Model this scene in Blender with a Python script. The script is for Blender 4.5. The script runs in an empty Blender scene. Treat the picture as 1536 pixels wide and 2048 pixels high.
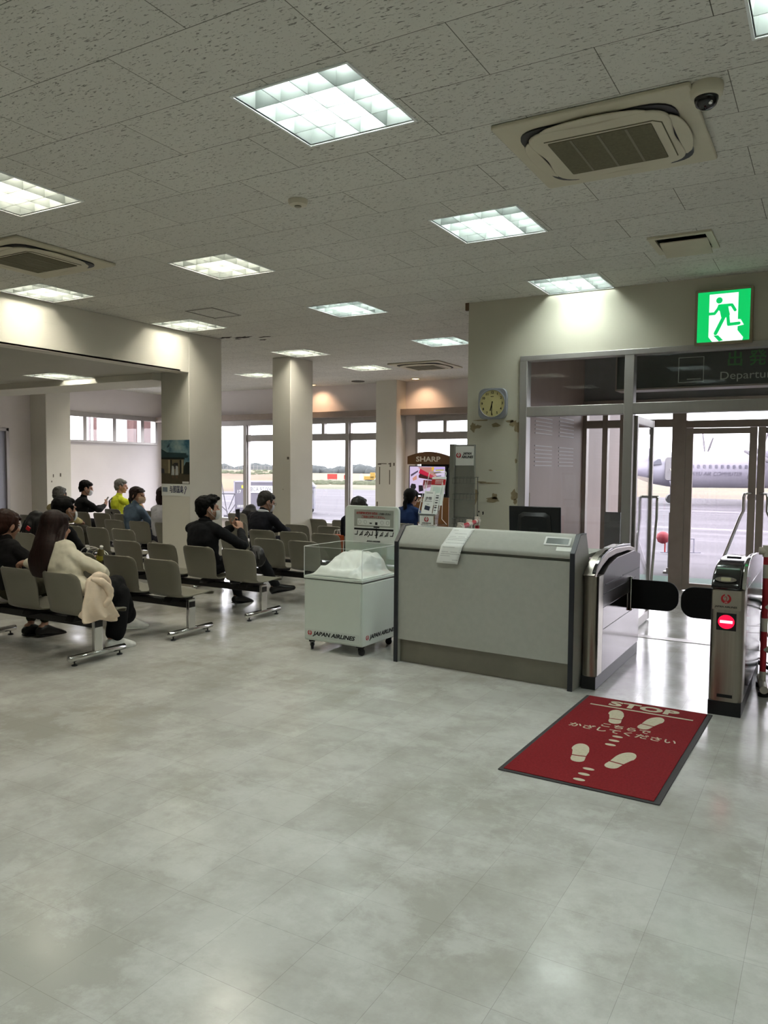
import bpy, bmesh, math, random
from mathutils import Vector, Matrix, Euler
random.seed(7)
PI = math.pi
C = bpy.context.scene.collection
SC = bpy.context.scene

# ------------------------------------------------------------------ camera, world, exposure
CAM_H = 1.55
cd = bpy.data.cameras.new('camera')
cd.sensor_fit = 'VERTICAL'; cd.sensor_height = 36.0; cd.lens = 1555.19 * 36.0 / 2048.0
cd.clip_start = 0.05; cd.clip_end = 3000
cam = bpy.data.objects.new('camera', cd); C.objects.link(cam)
_yaw, _pit, _rol = 0.522138865, -0.0573377795, 0.00820232762
_f = Vector((-math.sin(_yaw) * math.cos(_pit), math.cos(_yaw) * math.cos(_pit), math.sin(_pit)))
_r = Vector((math.cos(_yaw), math.sin(_yaw), 0)); _u = _r.cross(_f)
_r2 = _r * math.cos(_rol) + _u * math.sin(_rol); _u2 = _u * math.cos(_rol) - _r * math.sin(_rol)
cam.matrix_world = Matrix(((_r2.x, _u2.x, -_f.x, 0), (_r2.y, _u2.y, -_f.y, 0), (_r2.z, _u2.z, -_f.z, CAM_H), (0, 0, 0, 1)))
SC.camera = cam
w = bpy.data.worlds.new('overcast_sky'); SC.world = w; w.use_nodes = True
bg = w.node_tree.nodes['Background']
bg.inputs[0].default_value = (0.97, 0.945, 1.0, 1); bg.inputs[1].default_value = 6.6
SC.view_settings.view_transform = 'Standard'; SC.view_settings.look = 'None'
SC.view_settings.exposure = 0.0; SC.view_settings.gamma = 1.0
LAMP = 56.0           # strength of the troffer tubes' panels
SC.cycles.max_bounces = 10; SC.cycles.diffuse_bounces = 5; SC.cycles.glossy_bounces = 4
SC.cycles.transparent_max_bounces = 16; SC.cycles.sample_clamp_indirect = 6.0
SC.cycles.use_denoising = True

# ------------------------------------------------------------------ helpers
def lin(c):
    o = []
    for v in c[:3]:
        v = v / 255.0
        o.append(v / 12.92 if v <= 0.04045 else ((v + 0.055) / 1.055) ** 2.4)
    return (o[0], o[1], o[2], 1.0)

class NT:
    """small node-tree writer"""
    def __init__(s, m): s.t = m.node_tree; s.n = s.t.nodes; s.l = s.t.links
    def new(s, typ, **kw):
        n = s.n.new(typ)
        for k, v in kw.items(): setattr(n, k, v)
        return n
    def link(s, a, b): s.l.new(a, b)
    def coords(s, scale=(1, 1, 1), loc=(0, 0, 0), kind='Object', rot=(0, 0, 0)):
        tc = s.new('ShaderNodeTexCoord'); mp = s.new('ShaderNodeMapping')
        mp.inputs['Scale'].default_value = scale; mp.inputs['Location'].default_value = loc; mp.inputs['Rotation'].default_value = rot
        s.link(tc.outputs[kind], mp.inputs[0]); return mp.outputs[0]
    def noise(s, co, scale, detail=4, rough=.5, dist=0):
        n = s.new('ShaderNodeTexNoise'); n.inputs['Scale'].default_value = scale; n.inputs['Detail'].default_value = detail
        n.inputs['Roughness'].default_value = rough; n.inputs['Distortion'].default_value = dist
        s.link(co, n.inputs['Vector']); return n.outputs['Fac']
    def ramp(s, fac, stops, interp='LINEAR'):
        r = s.new('ShaderNodeValToRGB'); r.color_ramp.interpolation = interp
        e = r.color_ramp.elements
        while len(e) < len(stops): e.new(0.5)
        for i, (p, c) in enumerate(stops):
            e[i].position = p; e[i].color = c if len(c) == 4 else (c[0], c[1], c[2], 1)
        s.link(fac, r.inputs[0]); return r.outputs[0]
    def mix(s, fac, a, b, mode='MIX'):
        m = s.new('ShaderNodeMix', data_type='RGBA', blend_type=mode)
        for sock, v in ((m.inputs[0], fac), (m.inputs[6], a), (m.inputs[7], b)):
            if hasattr(v, 'is_linked') or hasattr(v, 'links'): s.link(v, sock)
            else: sock.default_value = v
        return m.outputs[2]
    def bump(s, h, strength, dist=0.01):
        b = s.new('ShaderNodeBump'); b.inputs['Strength'].default_value = strength; b.inputs['Distance'].default_value = dist
        s.link(h, b.inputs['Height']); return b.outputs[0]

G = lambda v: (v, v, v, 1)
_mats = {}
def mat(name, col, rough=.5, metal=0.0, spec=.5, var=.06, vscale=6.0, bump=0.0, bscale=120.0, stretch=(1, 1, 1), coat=0.0):
    """principled material with a procedural mottling of its own colour"""
    if name in _mats: return _mats[name]
    m = bpy.data.materials.new(name); m.use_nodes = True; t = NT(m); b = t.n['Principled BSDF']
    c = lin(col)
    co = t.coords(stretch)
    f = t.noise(co, vscale, 4, .6)
    lo = tuple(x * (1 - var) for x in c[:3]) + (1,); hi = tuple(min(1, x * (1 + var)) for x in c[:3]) + (1,)
    t.link(t.ramp(f, [(.3, lo), (.7, hi)]), b.inputs['Base Color'])
    b.inputs['Roughness'].default_value = rough; b.inputs['Metallic'].default_value = metal
    b.inputs['Specular IOR Level'].default_value = spec; b.inputs['Coat Weight'].default_value = coat
    if bump: t.link(t.bump(t.noise(co, bscale, 3, .6), bump, .004), b.inputs['Normal'])
    _mats[name] = m; return m

def emit(name, col, strength, base=(20, 20, 20)):
    if name in _mats: return _mats[name]
    m = bpy.data.materials.new(name); m.use_nodes = True; t = NT(m); b = t.n['Principled BSDF']
    b.inputs['Base Color'].default_value = lin(base); b.inputs['Emission Color'].default_value = lin(col); b.inputs['Emission Strength'].default_value = strength
    b.inputs['Roughness'].default_value = .4
    _mats[name] = m; return m

def glass(name, tint=(255, 255, 255), haze=0.0, rough=0.0, gloss=1.0, streak=False):
    if name in _mats: return _mats[name]
    m = bpy.data.materials.new(name); m.use_nodes = True; t = NT(m); t.n.remove(t.n['Principled BSDF'])
    out = t.n['Material Output']
    tr = t.new('ShaderNodeBsdfTransparent'); tr.inputs[0].default_value = lin(tint)
    gl = t.new('ShaderNodeBsdfGlossy'); gl.inputs['Roughness'].default_value = rough; gl.inputs[0].default_value = G(1)
    fr = t.new('ShaderNodeLayerWeight'); fr.inputs[0].default_value = .5
    pw = t.new('ShaderNodeMath', operation='POWER'); pw.inputs[1].default_value = 5; t.link(fr.outputs['Facing'], pw.inputs[0])
    mu = t.new('ShaderNodeMath', operation='MULTIPLY_ADD', use_clamp=True); mu.inputs[1].default_value = .9 * gloss; mu.inputs[2].default_value = .035 * gloss; t.link(pw.outputs[0], mu.inputs[0])
    mx = t.new('ShaderNodeMixShader'); t.link(mu.outputs[0], mx.inputs[0]); t.link(tr.outputs[0], mx.inputs[1]); t.link(gl.outputs[0], mx.inputs[2])
    last = mx.outputs[0]
    if haze:
        df = t.new('ShaderNodeBsdfTranslucent'); df.inputs[0].default_value = lin((235, 232, 240))
        mh = t.new('ShaderNodeMixShader')
        if streak:
            f = t.noise(t.coords((14, 14, .5)), 1.0, 3, .6)
            t.link(t.ramp(f, [(.3, G(haze * .45)), (.75, G(haze * 1.7))]), mh.inputs[0])
        else: mh.inputs[0].default_value = haze
        t.link(last, mh.inputs[1]); t.link(df.outputs[0], mh.inputs[2]); last = mh.outputs[0]
    t.link(last, out.inputs[0]); _mats[name] = m; return m

class MB:
    """collects shapes and links them as ONE mesh object"""
    def __init__(s): s.v = []; s.f = []; s.mi = []; s.cur = 0
    def m(s, i): s.cur = i; return s
    def add(s, vs, fs):
        o = len(s.v); s.v += [tuple(v) for v in vs]; s.f += [tuple(i + o for i in f) for f in fs]; s.mi += [s.cur] * len(fs); return s
    def box(s, x0, x1, y0, y1, z0, z1):
        vs = [(x, y, z) for z in (z0, z1) for y in (y0, y1) for x in (x0, x1)]
        return s.add(vs, [(0, 2, 3, 1), (4, 5, 7, 6), (0, 1, 5, 4), (2, 6, 7, 3), (0, 4, 6, 2), (1, 3, 7, 5)])
    def obox(s, c, size, M=None):
        """box of a size about c, turned by matrix M"""
        M = M or Matrix.Identity(3); c = Vector(c); sx, sy, sz = size[0] / 2, size[1] / 2, size[2] / 2
        vs = [c + M @ Vector((x, y, z)) for z in (-sz, sz) for y in (-sy, sy) for x in (-sx, sx)]
        return s.add(vs, [(0, 2, 3, 1), (4, 5, 7, 6), (0, 1, 5, 4), (2, 6, 7, 3), (0, 4, 6, 2), (1, 3, 7, 5)])
    def prism(s, poly, d0, d1, axis='y'):
        """2-D polygon pushed from d0 to d1 along an axis (poly in xz for y, yz for x, xy for z)"""
        n = len(poly)
        P = {'y': lambda a, b, d: (a, d, b), 'x': lambda a, b, d: (d, a, b), 'z': lambda a, b, d: (a, b, d)}[axis]
        vs = [P(a, b, d0) for a, b in poly] + [P(a, b, d1) for a, b in poly]
        fs = [tuple(range(n - 1, -1, -1)), tuple(range(n, 2 * n))] + [(i, (i + 1) % n, n + (i + 1) % n, n + i) for i in range(n)]
        return s.add(vs, fs)
    def tube(s, pts, r, seg=10, cap=True, closed=False):
        """round bar along points; r a number or one per point"""
        pts = [Vector(p) for p in pts]; n = len(pts); R = r if hasattr(r, '__len__') else [r] * n
        rings = []; prev = None
        for i, p in enumerate(pts):
            a = pts[(i - 1) % n] if (i or closed) else p; b = pts[(i + 1) % n] if (i < n - 1 or closed) else p
            t = (b - a); t = t.normalized() if t.length > 1e-9 else Vector((0, 0, 1))
            if prev is None:
                ref = Vector((0, 0, 1)) if abs(t.z) < .9 else Vector((1, 0, 0)); e = t.cross(ref).normalized()
            else:
                e = (prev - t * prev.dot(t)); e = e.normalized() if e.length > 1e-6 else t.orthogonal().normalized()
            prev = e; g = t.cross(e)
            k = R[i]
            if hasattr(k, '__len__'): ka, kb = k
            else: ka = kb = k
            rings.append([p + e * (math.cos(q) * ka) + g * (math.sin(q) * kb) for q in [2 * PI * j / seg for j in range(seg)]])
        return s.rings(rings, cap and not closed, closed)
    def rings(s, rings, cap=True, closed=False):
        n = len(rings[0]); vs = [v for r in rings for v in r]; fs = []; m = len(rings)
        for i in range(m if closed else m - 1):
            a, b = i * n, ((i + 1) % m) * n
            fs += [(a + j, a + (j + 1) % n, b + (j + 1) % n, b + j) for j in range(n)]
        if cap: fs += [tuple(range(n - 1, -1, -1)), tuple(range((m - 1) * n, m * n))]
        return s.add(vs, fs)
    def cyl(s, c, r, h, axis='z', seg=24, r2=None):
        d = {'x': Vector((1, 0, 0)), 'y': Vector((0, 1, 0)), 'z': Vector((0, 0, 1))}[axis]; c = Vector(c)
        return s.tube([c, c + d * h], [r, r if r2 is None else r2], seg)
    def lathe(s, prof, c=(0, 0, 0), seg=28, axis='z', cap=True):
        cx, cy, cz = c; rs = []
        for r, h in prof:
            ring = []
            for j in range(seg):
                a = 2 * PI * j / seg; u, v = math.cos(a) * r, math.sin(a) * r
                ring.append({'z': (cx + u, cy + v, cz + h), 'y': (cx - u, cy + h, cz + v), 'x': (cx + h, cy + u, cz + v)}[axis])
            rs.append(ring)
        return s.rings(rs, cap)
    def ell(s, c, r, M=None, seg=18, nr=10):
        c = Vector(c); M = M or Matrix.Identity(3); rs = []
        for i in range(1, nr):
            a = -PI / 2 + PI * i / nr
            rs.append([c + M @ Vector((r[0] * math.cos(a) * math.cos(q), r[1] * math.cos(a) * math.sin(q), r[2] * math.sin(a))) for q in [2 * PI * j / seg for j in range(seg)]])
        n = seg; vs = [v for q in rs for v in q]; fs = []
        for i in range(len(rs) - 1):
            fs += [(i * n + j, i * n + (j + 1) % n, (i + 1) * n + (j + 1) % n, (i + 1) * n + j) for j in range(n)]
        b = len(vs); vs += [c + M @ Vector((0, 0, -r[2])), c + M @ Vector((0, 0, r[2]))]; t = (len(rs) - 1) * n
        fs += [(b, (j + 1) % n, j) for j in range(n)] + [(b + 1, t + j, t + (j + 1) % n) for j in range(n)]
        return s.add(vs, fs)
    def limb(s, pts, rad, seg=14, sub=4, side=None):
        """smooth tapered limb with round ends; rad numbers or (across, along) pairs"""
        P = [Vector(p) for p in pts]; R = [q if hasattr(q, '__len__') else (q, q) for q in rad]; n = len(P)
        pp, rr = [], []
        for i in range(n - 1):
            p0, p1, p2, p3 = P[max(i - 1, 0)], P[i], P[i + 1], P[min(i + 2, n - 1)]
            for k in range(sub):
                t = k / sub; t2, t3 = t * t, t * t * t
                pp.append(.5 * ((2 * p1) + (p2 - p0) * t + (2 * p0 - 5 * p1 + 4 * p2 - p3) * t2 + (3 * p1 - p0 - 3 * p2 + p3) * t3))
                rr.append((R[i][0] * (1 - t) + R[i + 1][0] * t, R[i][1] * (1 - t) + R[i + 1][1] * t))
        pp.append(P[-1]); rr.append(R[-1])
        def capz(p, d, r):
            q = min(r); return [(p + d * (q * math.sin(a)), (r[0] * math.cos(a), r[1] * math.cos(a))) for a in (.5, 1.0, 1.4)]
        d0 = (pp[0] - pp[1]).normalized(); d1 = (pp[-1] - pp[-2]).normalized()
        seq = list(reversed(capz(pp[0], d0, rr[0]))) + list(zip(pp, rr)) + capz(pp[-1], d1, rr[-1])
        rings = []; prev = None; m = len(seq)
        for i, (p, r) in enumerate(seq):
            t = (seq[min(i + 1, m - 1)][0] - seq[max(i - 1, 0)][0]).normalized()
            if side is not None: e = Vector(side); e = (e - t * e.dot(t)).normalized()
            elif prev is None: e = t.orthogonal().normalized()
            else:
                e = prev - t * prev.dot(t); e = e.normalized()
            prev = e; g = t.cross(e)
            rings.append([p + e * (math.cos(q) * r[0]) + g * (math.sin(q) * r[1]) for q in [2 * PI * j / seg for j in range(seg)]])
        return s.rings(rings)
    def grid(s, fn, nu, nv):
        vs = [fn(i / nu, j / nv) for j in range(nv + 1) for i in range(nu + 1)]
        return s.add(vs, [(j * (nu + 1) + i, j * (nu + 1) + i + 1, (j + 1) * (nu + 1) + i + 1, (j + 1) * (nu + 1) + i) for j in range(nv) for i in range(nu)])
    def build(s, name, mats, parent=None, loc=None, smooth=35, bevel=0.0, seg=2, solid=0.0, sub=0, remesh=0.0, wrinkle=None, fix=False):
        me = bpy.data.meshes.new(name); me.from_pydata(s.v, [], s.f)
        if fix or remesh:
            bm = bmesh.new(); bm.from_mesh(me); bmesh.ops.recalc_face_normals(bm, faces=bm.faces); bm.to_mesh(me); bm.free()
        mats = mats if isinstance(mats, (list, tuple)) else [mats]
        for q in mats: me.materials.append(q)
        if len(mats) > 1 and not remesh:
            me.polygons.foreach_set('material_index', s.mi)
        if smooth:
            me.polygons.foreach_set('use_smooth', [True] * len(me.polygons))
            if smooth < 180: me.set_sharp_from_angle(angle=math.radians(smooth))
        me.update()
        o = bpy.data.objects.new(name, me); C.objects.link(o)
        if parent: o.parent = parent
        if loc is not None: o.location = loc
        if remesh:
            r = o.modifiers.new('remesh', 'REMESH'); r.mode = 'VOXEL'; r.voxel_size = remesh; r.use_smooth_shade = True
            if wrinkle:
                tx = bpy.data.textures.new('folds', 'CLOUDS'); tx.noise_scale = wrinkle[1]; tx.noise_depth = 1
                d = o.modifiers.new('folds', 'DISPLACE'); d.texture = tx; d.strength = wrinkle[0]; d.mid_level = .5; d.texture_coords = 'LOCAL'
            k = o.modifiers.new('smooth', 'SMOOTH'); k.factor = .5; k.iterations = 5
        if solid:
            d = o.modifiers.new('thick', 'SOLIDIFY'); d.thickness = solid; d.offset = 0
        if sub:
            d = o.modifiers.new('sub', 'SUBSURF'); d.levels = sub; d.render_levels = sub
        if bevel:
            d = o.modifiers.new('bevel', 'BEVEL'); d.width = bevel; d.segments = seg; d.limit_method = 'ANGLE'; d.angle_limit = math.radians(40)
        return o

def tag(o, label, cat=None, group=None, kind=None):
    o['label'] = label
    if cat: o['category'] = cat
    if group: o['group'] = group
    if kind: o['kind'] = kind
    return o
def thing(name, label, cat, loc=(0, 0, 0), rz=0.0, group=None):
    o = bpy.data.objects.new(name, None); o.empty_display_size = .1; C.objects.link(o)
    o.location = loc; o.rotation_euler = (0, 0, rz); return tag(o, label, cat, group)
def struct(o): o['kind'] = 'structure'; return o
def copy_tree(o, parent=None):
    c = o.copy(); C.objects.link(c)
    if parent: c.parent = parent
    for ch in list(o.children): copy_tree(ch, c)
    return c

def text(s, size, m, parent, loc, rot=(PI / 2, 0, 0), align='CENTER', bold=0.0, shear=0.0, xs=1.0, space=1.0, depth=.0006, name='lettering', line=1.0):
    cu = bpy.data.curves.new(name, 'FONT'); cu.body = s; cu.size = size; cu.align_x = align; cu.align_y = 'CENTER'
    cu.extrude = depth; cu.offset = bold; cu.shear = shear; cu.space_character = space; cu.space_line = line; cu.resolution_u = 3
    cu.materials.append(m)
    o = bpy.data.objects.new(name, cu); C.objects.link(o); o.parent = parent; o.location = loc; o.rotation_euler = rot; o.scale = (xs, 1, 1)
    return o

def letters_to_mesh():
    """turn every line of lettering into an ordinary mesh object"""
    bpy.context.view_layer.update(); dg = bpy.context.evaluated_depsgraph_get()
    for o in [q for q in SC.objects if q.type == 'FONT']:
        me = bpy.data.meshes.new_from_object(o.evaluated_get(dg)); nm, par, mw = o.name, o.parent, (o.location.copy(), o.rotation_euler.copy(), o.scale.copy())
        bpy.data.objects.remove(o); q = bpy.data.objects.new(nm, me); C.objects.link(q); q.parent = par; q.location, q.rotation_euler, q.scale = mw

def slab(mb, u0, u1, v0, v1, holes, d0, d1, axis):
    """flat slab in the plane across axis, thickness d0..d1, with rectangular holes (u0,u1,v0,v1)"""
    us = sorted({u0, u1} | {min(max(h[k], u0), u1) for h in holes for k in (0, 1)}); vs = sorted({v0, v1} | {min(max(h[k], v0), v1) for h in holes for k in (2, 3)})
    P = {'y': lambda a, b, d: (a, d, b), 'x': lambda a, b, d: (d, a, b), 'z': lambda a, b, d: (a, b, d)}[axis]
    def solid(i, j):
        if i < 0 or j < 0 or i >= len(us) - 1 or j >= len(vs) - 1: return False
        cu, cv = (us[i] + us[i + 1]) / 2, (vs[j] + vs[j + 1]) / 2
        return not any(h[0] < cu < h[1] and h[2] < cv < h[3] for h in holes)
    for i in range(len(us) - 1):
        for j in range(len(vs) - 1):
            if not solid(i, j): continue
            a, b, c, d = us[i], us[i + 1], vs[j], vs[j + 1]
            for dd in (d0, d1): mb.add([P(a, c, dd), P(b, c, dd), P(b, d, dd), P(a, d, dd)], [(0, 1, 2, 3)])
            for q, e in (((i - 1, j), ((a, c), (a, d))), ((i + 1, j), ((b, c), (b, d))), ((i, j - 1), ((a, c), (b, c))), ((i, j + 1), ((a, d), (b, d)))):
                if not solid(*q):
                    (p, r), (s_, t_) = e
                    mb.add([P(p, r, d0), P(s_, t_, d0), P(s_, t_, d1), P(p, r, d1)], [(0, 1, 2, 3)])
    return mb
def rrect(x0, x1, y0, y1, r, n=5):
    o = []
    for cx, cy, a0 in ((x1 - r, y1 - r, 0), (x0 + r, y1 - r, PI / 2), (x0 + r, y0 + r, PI), (x1 - r, y0 + r, 1.5 * PI)):
        o += [(cx + r * math.cos(a0 + PI / 2 * k / n), cy + r * math.sin(a0 + PI / 2 * k / n)) for k in range(n + 1)]
    return o
def RX(a): return Matrix.Rotation(a, 3, 'X')
def RY(a): return Matrix.Rotation(a, 3, 'Y')
def RZ(a): return Matrix.Rotation(a, 3, 'Z')
def poly(pts, y, flip=False):
    """flat polygon standing in the xz plane"""
    return [(a, y, b) for a, b in pts]

# ------------------------------------------------------------------ materials of the room
def floor_mat():
    m = bpy.data.materials.new('vinyl_floor_tile'); m.use_nodes = True; t = NT(m); b = t.n['Principled BSDF']
    co = t.coords((1, 1, 1), (5.0 + .044, 5.0 - .04, 0))
    br = t.new('ShaderNodeTexBrick'); br.offset = 0.0; t.link(co, br.inputs[0])
    for k, v in (('Scale', 1), ('Mortar Size', .0008), ('Mortar Smooth', .3), ('Brick Width', .3035), ('Row Height', .3035), ('Bias', 0)): br.inputs[k].default_value = v
    br.inputs['Color1'].default_value = lin((188, 187, 182)); br.inputs['Color2'].default_value = lin((180, 179, 174)); br.inputs['Mortar'].default_value = lin((146, 145, 140))
    big = t.noise(t.coords((1, 1, 1)), 1.1, 7, .68, .1)
    c1 = t.mix(t.ramp(big, [(.42, G(0)), (.60, G(.46))]), br.outputs[0], lin((126, 121, 110)))
    mid = t.noise(t.coords((1, 1, 1), (3, 8, 0)), 2.6, 8, .74, .15)
    c2 = t.mix(t.ramp(mid, [(.50, G(0)), (.60, G(.30))]), c1, lin((204, 204, 200)))
    st = t.noise(t.coords((3.5, 30, 1), (1, 2, 0)), 1.6, 6, .75)
    c3 = t.mix(t.ramp(st, [(.60, G(0)), (.72, G(.22))]), c2, lin((112, 110, 102)))
    sc = t.noise(t.coords((1, 1, 1), (9, 1, 0)), 16, 6, .75, .3)
    c4 = t.mix(t.ramp(sc, [(.62, G(0)), (.70, G(.13))]), c3, lin((118, 116, 106)))
    t.link(c4, b.inputs['Base Color'])
    t.link(t.ramp(mid, [(.3, G(.11)), (.7, G(.26))]), b.inputs['Roughness'])
    b.inputs['Specular IOR Level'].default_value = .6
    t.link(t.bump(t.noise(t.coords((1, 1, 1)), 5.5, 4, .6), .04, .02), b.inputs['Normal'])
    return m
def ceil_mat():
    m = bpy.data.materials.new('fissured_ceiling_tile'); m.use_nodes = True; t = NT(m); b = t.n['Principled BSDF']
    co = t.coords((1, 1, 1), (3.096 + 20 * .885, -2.29 + 20 * .445, 0))
    br = t.new('ShaderNodeTexBrick'); br.offset = .5; t.link(co, br.inputs[0])
    for k, v in (('Scale', 1), ('Mortar Size', .0022), ('Mortar Smooth', .2), ('Brick Width', .885), ('Row Height', .445), ('Bias', 0)): br.inputs[k].default_value = v
    br.inputs['Color1'].default_value = lin((214, 213, 205)); br.inputs['Color2'].default_value = lin((208, 207, 200)); br.inputs['Mortar'].default_value = lin((95, 93, 86))
    fi = t.noise(t.coords((32, 118, 20)), 1.0, 2.5, .55, .5)
    dots = t.noise(t.coords((120, 120, 20)), 1.0, 1, .5)
    c1 = t.mix(t.ramp(fi, [(.615, G(0)), (.66, G(.75))]), br.outputs[0], lin((72, 70, 64)))
    c2 = t.mix(t.ramp(dots, [(.68, G(0)), (.72, G(.5))]), c1, lin((100, 98, 92)))
    c3 = t.mix(t.ramp(t.noise(t.coords((1, 1, 1)), .8, 3, .5), [(.35, G(0)), (.75, G(.25))]), c2, lin((186, 183, 172)))
    t.link(c3, b.inputs['Base Color']); b.inputs['Roughness'].default_value = .9; b.inputs['Specular IOR Level'].default_value = .1
    t.link(t.bump(t.ramp(fi, [(.6, G(1)), (.66, G(0))]), .5, .004), b.inputs['Normal'])
    return m
def wall_mat(name, col, chips=False):
    m = bpy.data.materials.new(name); m.use_nodes = True; t = NT(m); b = t.n['Principled BSDF']
    c = lin(col); co = t.coords((1, 1, 1))
    base = t.ramp(t.noise(co, 1.3, 4, .55), [(.3, tuple(v * .93 for v in c[:3]) + (1,)), (.7, c)])
    scuff = t.noise(t.coords((2, 2, 14)), 1.5, 5, .7)
    col2 = t.mix(t.ramp(scuff, [(.66, G(0)), (.75, G(.18))]), base, tuple(v * .6 for v in c[:3]) + (1,))
    t.link(col2, b.inputs['Base Color']); b.inputs['Roughness'].default_value = .6; b.inputs['Specular IOR Level'].default_value = .3
    t.link(t.bump(t.noise(co, 160, 3, .6), .08, .003), b.inputs['Normal'])
    return m
M_FLOOR = floor_mat(); M_CEIL = ceil_mat()
M_WALL = wall_mat('cream_wall_paint', (198, 194, 177)); M_PILLAR = wall_mat('pale_pillar_paint', (216, 213, 202))
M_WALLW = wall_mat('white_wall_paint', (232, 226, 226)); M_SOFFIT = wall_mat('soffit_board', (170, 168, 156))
M_ALU = mat('anodised_aluminium', (170, 166, 162), .38, .5, .5, .05, 9, stretch=(1, 1, .1))
M_ALUD = mat('brown_aluminium', (150, 137, 128), .42, .3, .5, .06, 9)
M_CHROME = mat('chrome', (205, 205, 203), .12, 1.0, .5, .03, 3)
M_STEEL = mat('brushed_steel', (158, 152, 143), .30, 1.0, .5, .10, 30, stretch=(4, 4, .05))
M_BLACK = mat('black_plastic', (16, 17, 19), .42, 0, .4, .2, 12)
M_BLKM = mat('black_steel', (17, 17, 18), .45, .2, .4, .2, 12)
M_WHITE = mat('white_plastic', (214, 216, 210), .4, 0, .5, .02, 5)
M_OFFW = mat('aged_white_plastic', (202, 196, 176), .5, 0, .4, .04, 5)
M_RED = mat('red_print', (172, 28, 36), .5, 0, .4, .05, 20)
M_INK = mat('black_print', (22, 22, 24), .6, 0, .3, .1, 20)
M_PAPER = mat('paper', (226, 228, 224), .7, 0, .3, .02, 8)
M_SKIN = mat('skin', (176, 134, 112), .5, 0, .4, .08, 14)
M_GLASS = glass('window_glass', (252, 253, 254))
M_GLASSD = glass('door_glass', (252, 251, 253), haze=.022, streak=True)
M_ACRYL = glass('clear_acrylic', (250, 252, 251), gloss=1.0)
M_ACEDGE = mat('acrylic_edge', (250, 253, 251), .25, 0, .5, .02, 5)
M_TROFF = mat('troffer_white', (232, 236, 234), .35, 0, .5, .01, 4)
M_FIN = mat('louver_fin', (112, 117, 114), .45, 0, .4, .02, 4)
M_TUBE = emit('lamp_panel', (242, 252, 247), LAMP, (250, 250, 250)); M_TUBEW = emit('warm_lamp_panel', (252, 244, 226), LAMP, (250, 250, 250))

# ------------------------------------------------------------------ room shell
ZC, ZS = 3.226, 2.727
XL, XR, YB, YF, YW = -13.9, 4.2, -4.5, 13.5, 7.37
LS = .61
lamps_hi = [(-2.42, 2.80), (-.32, 2.80), (-4.81, 2.80), (-2.42, 4.80), (-4.82, 4.78), (-7.03, 4.73), (-2.42, 6.75), (-4.83, 6.76), (-7.03, 6.68),
            (-4.86, 9.13), (-7.17, 9.12), (-7.17, 11.02), (-4.86, 11.02), (-9.50, 11.02), (-9.50, 9.12), (-11.9, 9.12), (-11.9, 11.02), (-13.1, 11.02),  # the end one is added, unseen, to brighten the left wall
            (-2.42, .8), (-4.82, .8), (-.02, .8), (-.02, -1.4), (-2.42, -1.4), (-4.82, -1.4), (2.1, 2.8), (2.1, .8)]  # out-of-view lamps, added for the hall's lighting
lamps_lo = [(-9.28, 6.58), (-9.28, 4.1), (-11.8, 4.1)]  # after the first: unseen lamps added to light the left zone
lamp_v = [(1.2, 8.5), (-1.6, 8.3)]
VENT = (-1.225, -.79, 5.91, 6.38)
mb = MB(); slab(mb, XL, XR, YB, YF, [(x, x + LS, y, y + LS) for x, y in lamps_hi] + [(VENT[0] + .03, VENT[1] - .03, VENT[2] + .03, VENT[3] - .03)] + [(x, x + LS, y, y + LS) for x, y in lamp_v], ZC, ZC + .02, 'z')
struct(mb.build('ceiling', M_CEIL, smooth=0))
mb = MB(); mb.box(XL, XR, YB, YF, ZC + .35, ZC + .4); struct(mb.build('roof', M_SOFFIT, smooth=0))
mb = MB(); mb.prism([(XL - .2, YB - .2), (XR + .2, YB - .2), (XR + .2, 10.70), (-2.95, 10.70), (-2.95, YF + .18), (XL - .2, YF + .18)], -.1, 0, 'z'); struct(mb.build('floor', M_FLOOR, smooth=0))
# lowered soffit at the left, its fascia beam and the cross beam
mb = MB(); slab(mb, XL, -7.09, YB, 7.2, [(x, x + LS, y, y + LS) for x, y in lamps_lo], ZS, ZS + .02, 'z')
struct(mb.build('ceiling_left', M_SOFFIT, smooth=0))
mb = MB(); mb.box(-7.29, -7.09, YB, 7.35, ZS - .002, ZC); struct(mb.build('beam', M_PILLAR, bevel=.004))
mb = MB(); mb.box(XL, -7.58, 7.2, 7.9, 2.645, ZC); struct(mb.build('beam', M_PILLAR, bevel=.004))
def pillar(x0, x1, y0, y1):
    mb = MB(); mb.box(x0, x1, y0, y1, 0, ZC); o = struct(mb.build('pillar', M_PILLAR, bevel=.008))
    mb = MB(); mb.box(x0 - .006, x1 + .006, y0 - .006, y1 + .006, 0, .075); mb.build('baseboard', mat('grey_vinyl_skirting', (128, 122, 110), .5), o)
    return o
PA = pillar(-7.58, -7.09, 7.352, 7.96); PB = pillar(-7.575, -7.225, 9.66, 10.25); PC = pillar(-7.75, -7.29, 13.12, 13.5); PD = pillar(-13.9, -13.42, 9.98, 10.55)
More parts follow.
